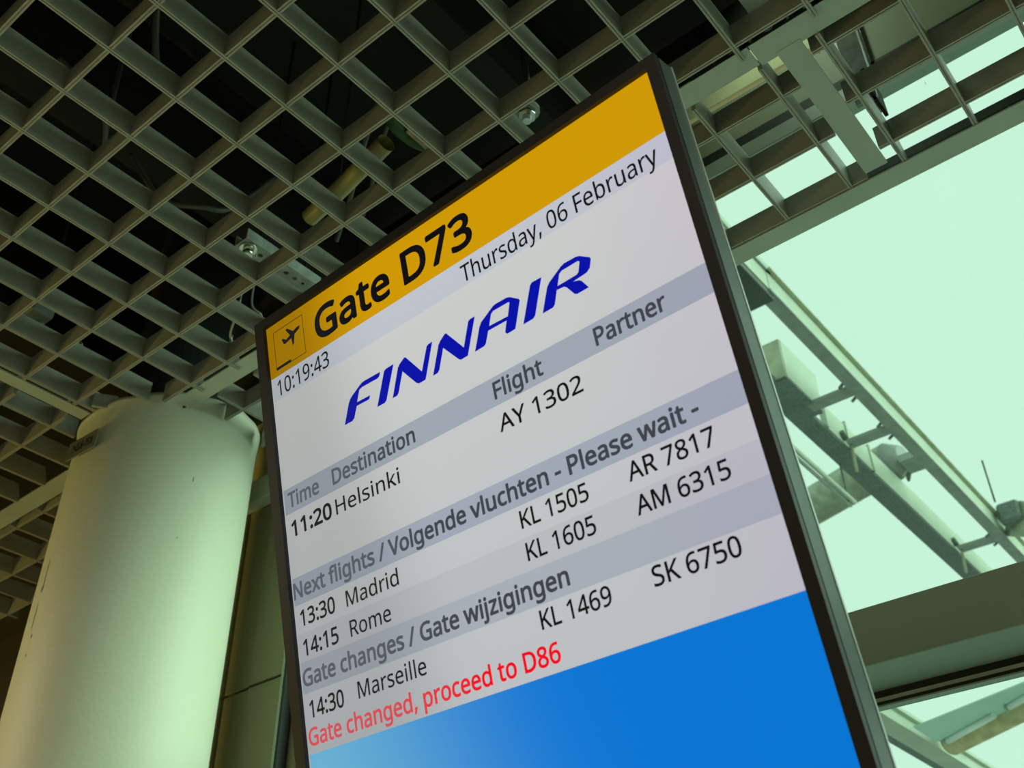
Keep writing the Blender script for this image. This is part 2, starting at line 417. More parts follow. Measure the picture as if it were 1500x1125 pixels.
hb = root('hanger_bolt', M(4.95, -2.74, 1.3), label='shiny hexagonal hanger bolt in the dark void just above the display', cat='bolt')
tube('nut', [(4.95, -2.74, 1.30), (4.95, -2.74, 1.18)], .021, M_CHROME, hb, seg=6)
tube('shank', [(4.95, -2.74, 3.5), (4.95, -2.74, 1.08)], .010, M_CHROME, hb, seg=10)
tube('washer', [(4.95, -2.74, 1.34), (4.95, -2.74, 1.30)], .030, M_GALV, hb, seg=16)
cd = root('conduit', M(4.1, 0, 1.2), label='yellowed conduit with an open end above the grid over the lettered header', cat='conduit')
P_ = [M(4.32, 1.3, 1.25), M(4.22, .6, 1.22), M(3.98, -.80, 1.2)]
part('pipe', tube_mesh(P_, .022, 18, cap=False), M_CONDUIT, cd)
tube('sleeve', [(3.6, -1.15, 1.5), (3.82, -1.10, 1.25), (4.2, -1.14, 1.18), (4.45, -1.25, 1.18)], .014, M_SLEEVE, cd, label='green sleeve')
tube('clip', [(4.0, -1.22, 1.2), (4.35, -1.28, 1.1), (4.62, -1.22, 1.1)], .008, M_BAG, cd)
def cable(label, pts, r, m, group=None): return part('cable', tube_mesh(spline([M(*p) for p in pts]), r, 8), m, label=label, cat='cable', group=group)
cable('grey cable drooping in an arc above the grid left of the mounting channel', [(2.2, 3.6, 2.6), (2.67, 3.11, 1.6), (3.15, 2.62, 1.45), (3.6, 2.50, 1.7), (4.2, 2.3, 2.8)], .007, M_CABLEG)
cable('thin dark cable running beside the yellowed conduit', [(5.6, 1.5, 2.4), (5.0, .6, 2.3), (4.5, -.1, 2.25), (4.1, -.9, 2.4)], .006, M_CABLEG)
cable('thin cable running parallel, nearest the yellowed conduit', [(5.4, 1.9, 1.9), (4.8, .9, 1.9), (4.2, 0, 1.85), (3.7, -.9, 2.0)], .006, M_CABLEG)
cable('black cable hanging in a loop in the upper left cells', [(.3, 2.6, 2.4), (.9, 2.1, 1.5), (1.3, 2.5, 1.2), (1.5, 3.1, 2.0), (1.5, 3.4, 4.2), (1.5, 3.6, 7.0)], .006, M_CABLEG)
cable('long vertical dark cable in the top left cells', [(.2, -.2, 5), (.25, 0, 3.5), (.5, .35, 2.2), (1.2, 1.1, 1.6), (2.2, 1.6, 2.4)], .009, M_CABLE)
cable('pale thin wire dangling beside the display top left corner', [(4.7, 3.5, 1.6), (4.75, 3.55, .9), (4.9, 3.9, .55), (5.1, 4.05, .5)], .003, M_WIRE)
cable('pale stiff wire hook at the display top left corner', [(4.75, 3.2, 1.5), (4.8, 3.25, .8), (5.0, 3.2, .62), (5.1, 3.6, .6)], .003, M_WIRE)
cable('thin wire curl at the end of the cells near the round column', [(5.2, 4.3, .9), (5.3, 4.5, .45), (5.35, 4.35, .3), (5.4, 4.6, .25)], .0028, M_WIRE)
jb = root('junction_box', M(3.0, 7.2, 1.5), label='pale grey junction box above the grid at the left edge', cat='junction box')
box('body', 2.72, 3.15, 7.02, 7.42, 1.45, 1.9, M_BOX, jb, bev=.006)
tube('gland', [(3.05, 7.3, 1.46), (3.05, 7.3, 1.34)], .012, M_BOX, jb, seg=12)
tube('hanger', [(2.95, 7.2, 1.9), (2.95, 7.2, 7.0)], .004, M_BLACK, jb, seg=6)
for x in (4.3, 5.3): tube('hanger', [(x, 2.56, 1.2), (x, 2.56, 7.0)], .004, M_BLACK, ms, seg=6)
tube('rod', [(4.95, -2.74, 3.5), (4.95, -2.74, 7.0)], .008, M_BLACK, hb, seg=6)
tube('hanger', [(4.2, .5, 1.3), (4.2, .5, 7.0)], .004, M_BLACK, cd, seg=6)
# crumpled bag
bm = bmesh.new(); bmesh.ops.create_icosphere(bm, subdivisions=3, radius=1)
for v in bm.verts:
    n_ = math.sin(v.co.x*7+v.co.z*5)*math.sin(v.co.y*9-v.co.x*3)
    v.co *= 1+.25*n_+random.uniform(-.05, .05)
bmesh.ops.scale(bm, vec=(.016, .036, .022), verts=bm.verts); bmesh.ops.translate(bm, vec=M(3.40, 6.42, .55), verts=bm.verts)
part('crumpled_wrap', bm_mesh(bm, 'wrap'), M_BAG, label='crumpled beige plastic wrap lying in a cell near the left edge', cat='plastic wrap')
dt = root('drop_rod', M(4.2, 7.7, .8), label='bright steel rod end lying above the grid left of the column', cat='rod')
tube('rod', [(4.05, 7.74, .8), (4.34, 7.68, .78)], .007, M_CHROME, dt)
# loose bent strip ends at the column
tb = box('cut_strip', 4.2, 4.62, 6.78, 6.84, .02, .30, M_BLADE, label='short bent cut strip of grid metal beside the column top', cat='metal strip')
tb.rotation_euler.z = math.radians(-34)
# fluff clinging to the blade edges
random.seed(3)
bm = bmesh.new()
for k in range(420):
    if random.random() < .62:
        x = random.uniform(-1, 5); y = random.choice(fr(-9, 7)); d = 'x'
    else:
        x = random.choice([6.1, 7.13, 8.19] if random.random() < .5 else fr(-1, 5)); y = random.uniform(-9, 6); d = 'y'
    z = .4 if random.random() < .75 else 0.0
    p = M(x+random.uniform(-.02, .02), y+random.uniform(-.02, .02), z)
    L = random.uniform(.002, .007); q = p+Vector((random.uniform(-1, 1), random.uniform(-1, 1), random.uniform(-.6, 1)))*L
    r_ = (q-p).cross(Vector((0.3, .5, 1))).normalized()*random.uniform(.0003, .0008)
    a, b, c_, d_ = (bm.verts.new(t) for t in (p-r_, p+r_, q+r_*.5, q-r_*.5)); bm.faces.new((a, b, c_, d_))
part('dust_fluff', bm_mesh(bm, 'fluff'), M_BAG, g_main, kind='stuff', label='pale tufts of dust on the blades')

# ------------------------------------------------------------------ round column
colr = root('column', M(CC[0], CC[1], -21.6), label='thick round cream plastered column left of the display', cat='column')
bm = bmesh.new(); rings = []
zs = [-21.6]+[-21.6+i*21.5/24 for i in range(1, 24)]+[-.5, -.2, -.05, .05, .12, .21, .29, .29]
N_ = 96
for i, z in enumerate(zs):
    rr = CR
    if z > -.3: rr += .0
    kz = max(0, min(1, (z+.1)/.35)); rr += .03*kz**3
    if i == len(zs)-1: rr = .9
    rings.append([bm.verts.new(M(CC[0]+(rr)*math.cos(2*math.pi*k/N_), CC[1]+(rr)*math.sin(2*math.pi*k/N_), z+kz*.24*math.cos(2*math.pi*k/N_+math.radians(30))+(.02*math.sin(k*.9)*math.sin(k*.31) if z > .1 else 0))) for k in range(N_)])
for a, b in zip(rings, rings[1:]):
    for k in range(N_):
        f_ = bm.faces.new((a[k], a[(k+1) % N_], b[(k+1) % N_], b[k])); f_.smooth = True
bm.faces.new(rings[-1]); bm.faces.new(rings[0][::-1])
part('plaster_shaft', bm_mesh(bm, 'shaft'), M_COLUMN, colr)
bm = bmesh.new(); bmesh.ops.create_cone(bm, cap_ends=True, segments=40, radius1=1.0*S, radius2=1.0*S, depth=6.7*S)
bmesh.ops.translate(bm, vec=M(CC[0], CC[1], .25+3.35), verts=bm.verts)
part('steel_core', bm_mesh(bm, 'core'), M_BLACK, colr, label='dark steel core above the plaster')
def scuff(pt_az, z, w_, h_, m, rough=.35):
    a = math.radians(pt_az); bm = bmesh.new(); n = 12; vs = []
    for k in range(n):
        t = 2*math.pi*k/n; rr = 1+random.uniform(-rough, rough)
        da = w_*rr*math.cos(t)/CR; dz = h_*rr*math.sin(t)
        vs.append(bm.verts.new(M(CC[0]+(CR+.004)*math.cos(a+da), CC[1]+(CR+.004)*math.sin(a+da), z+dz)))
    bm.faces.new(vs)
    part('scuff_mark', bm_mesh(bm, 'scuff'), m, colr)
random.seed(11)
scuff(174.5, -3.42, .035, .06, M_STAIN); scuff(174.8, -3.2, .012, .32, M_STAIN); scuff(174.5, -3.9, .012, .26, M_STAIN)
scuff(177.1, -4.28, .02, .03, M_STAIN); scuff(176.7, -4.6, .014, .03, M_STAIN)
scuff(-102, -1.41, .006, .05, M_CHIP); scuff(-116.2, .02, .035, .03, M_CHIP); scuff(-105, -2.59, .012, .015, M_STAIN)

# number plate on the column
a = math.radians(182.3)
nn = Vector((math.cos(a), math.sin(a), 0)); tt = Vector((-nn.y, nn.x, 0))
sg = root('sign', M(4.31, 7.0, -.77), label='small grey number plate reading KB-K04 high on the round column', cat='sign')
Rs = Matrix((-tt, Vector((0, 0, 1)), nn)).transposed().to_4x4()      # local x to the viewer's right, y up, z out
# plate and letters are built flat, then stood up
Wd, Hd = .8515*S, .3832*S
bm = bmesh.new(); bmesh.ops.create_cube(bm, size=1); bmesh.ops.scale(bm, vec=(Wd, Hd, .004), verts=bm.verts)
bmesh.ops.bevel(bm, geom=bm.edges[:], offset=.0008, segments=1, affect='EDGES')
T_ = Matrix.Translation(M(5.997+1.70*math.cos(a)*1.0, 7.064+1.70*math.sin(a), -.963+.1916)) @ Rs
me = bm_mesh(bm, 'plate'); me.transform(T_); part('plate', me, M_SIGN, sg)
bm = bmesh.new(); bmesh.ops.create_cube(bm, size=1); bmesh.ops.scale(bm, vec=(Wd*.5, Hd*.5, .014), verts=bm.verts)
bmesh.ops.translate(bm, vec=(0, 0, -.009), verts=bm.verts)
me = bm_mesh(bm, 'block'); me.transform(T_); part('mounting_block', me, M_SIGN, sg)


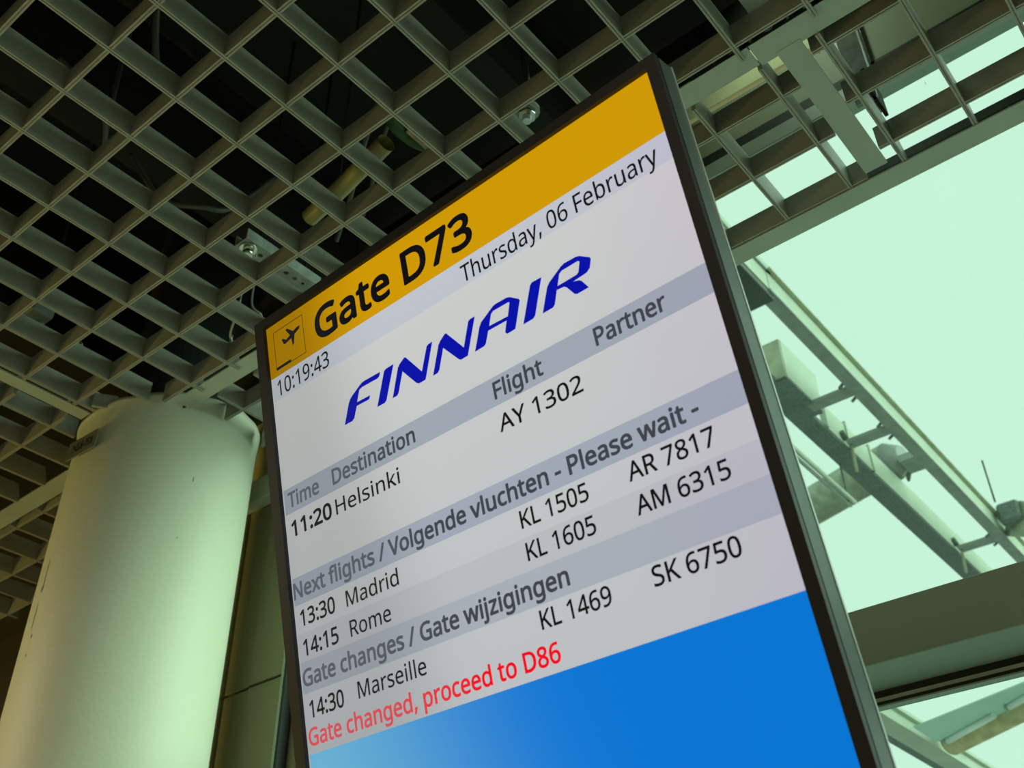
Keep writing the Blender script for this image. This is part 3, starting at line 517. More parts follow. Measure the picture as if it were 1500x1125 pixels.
# letter outlines (bezier rows per glyph, thousandths of an em) and the wordmark outlines, in screen widths
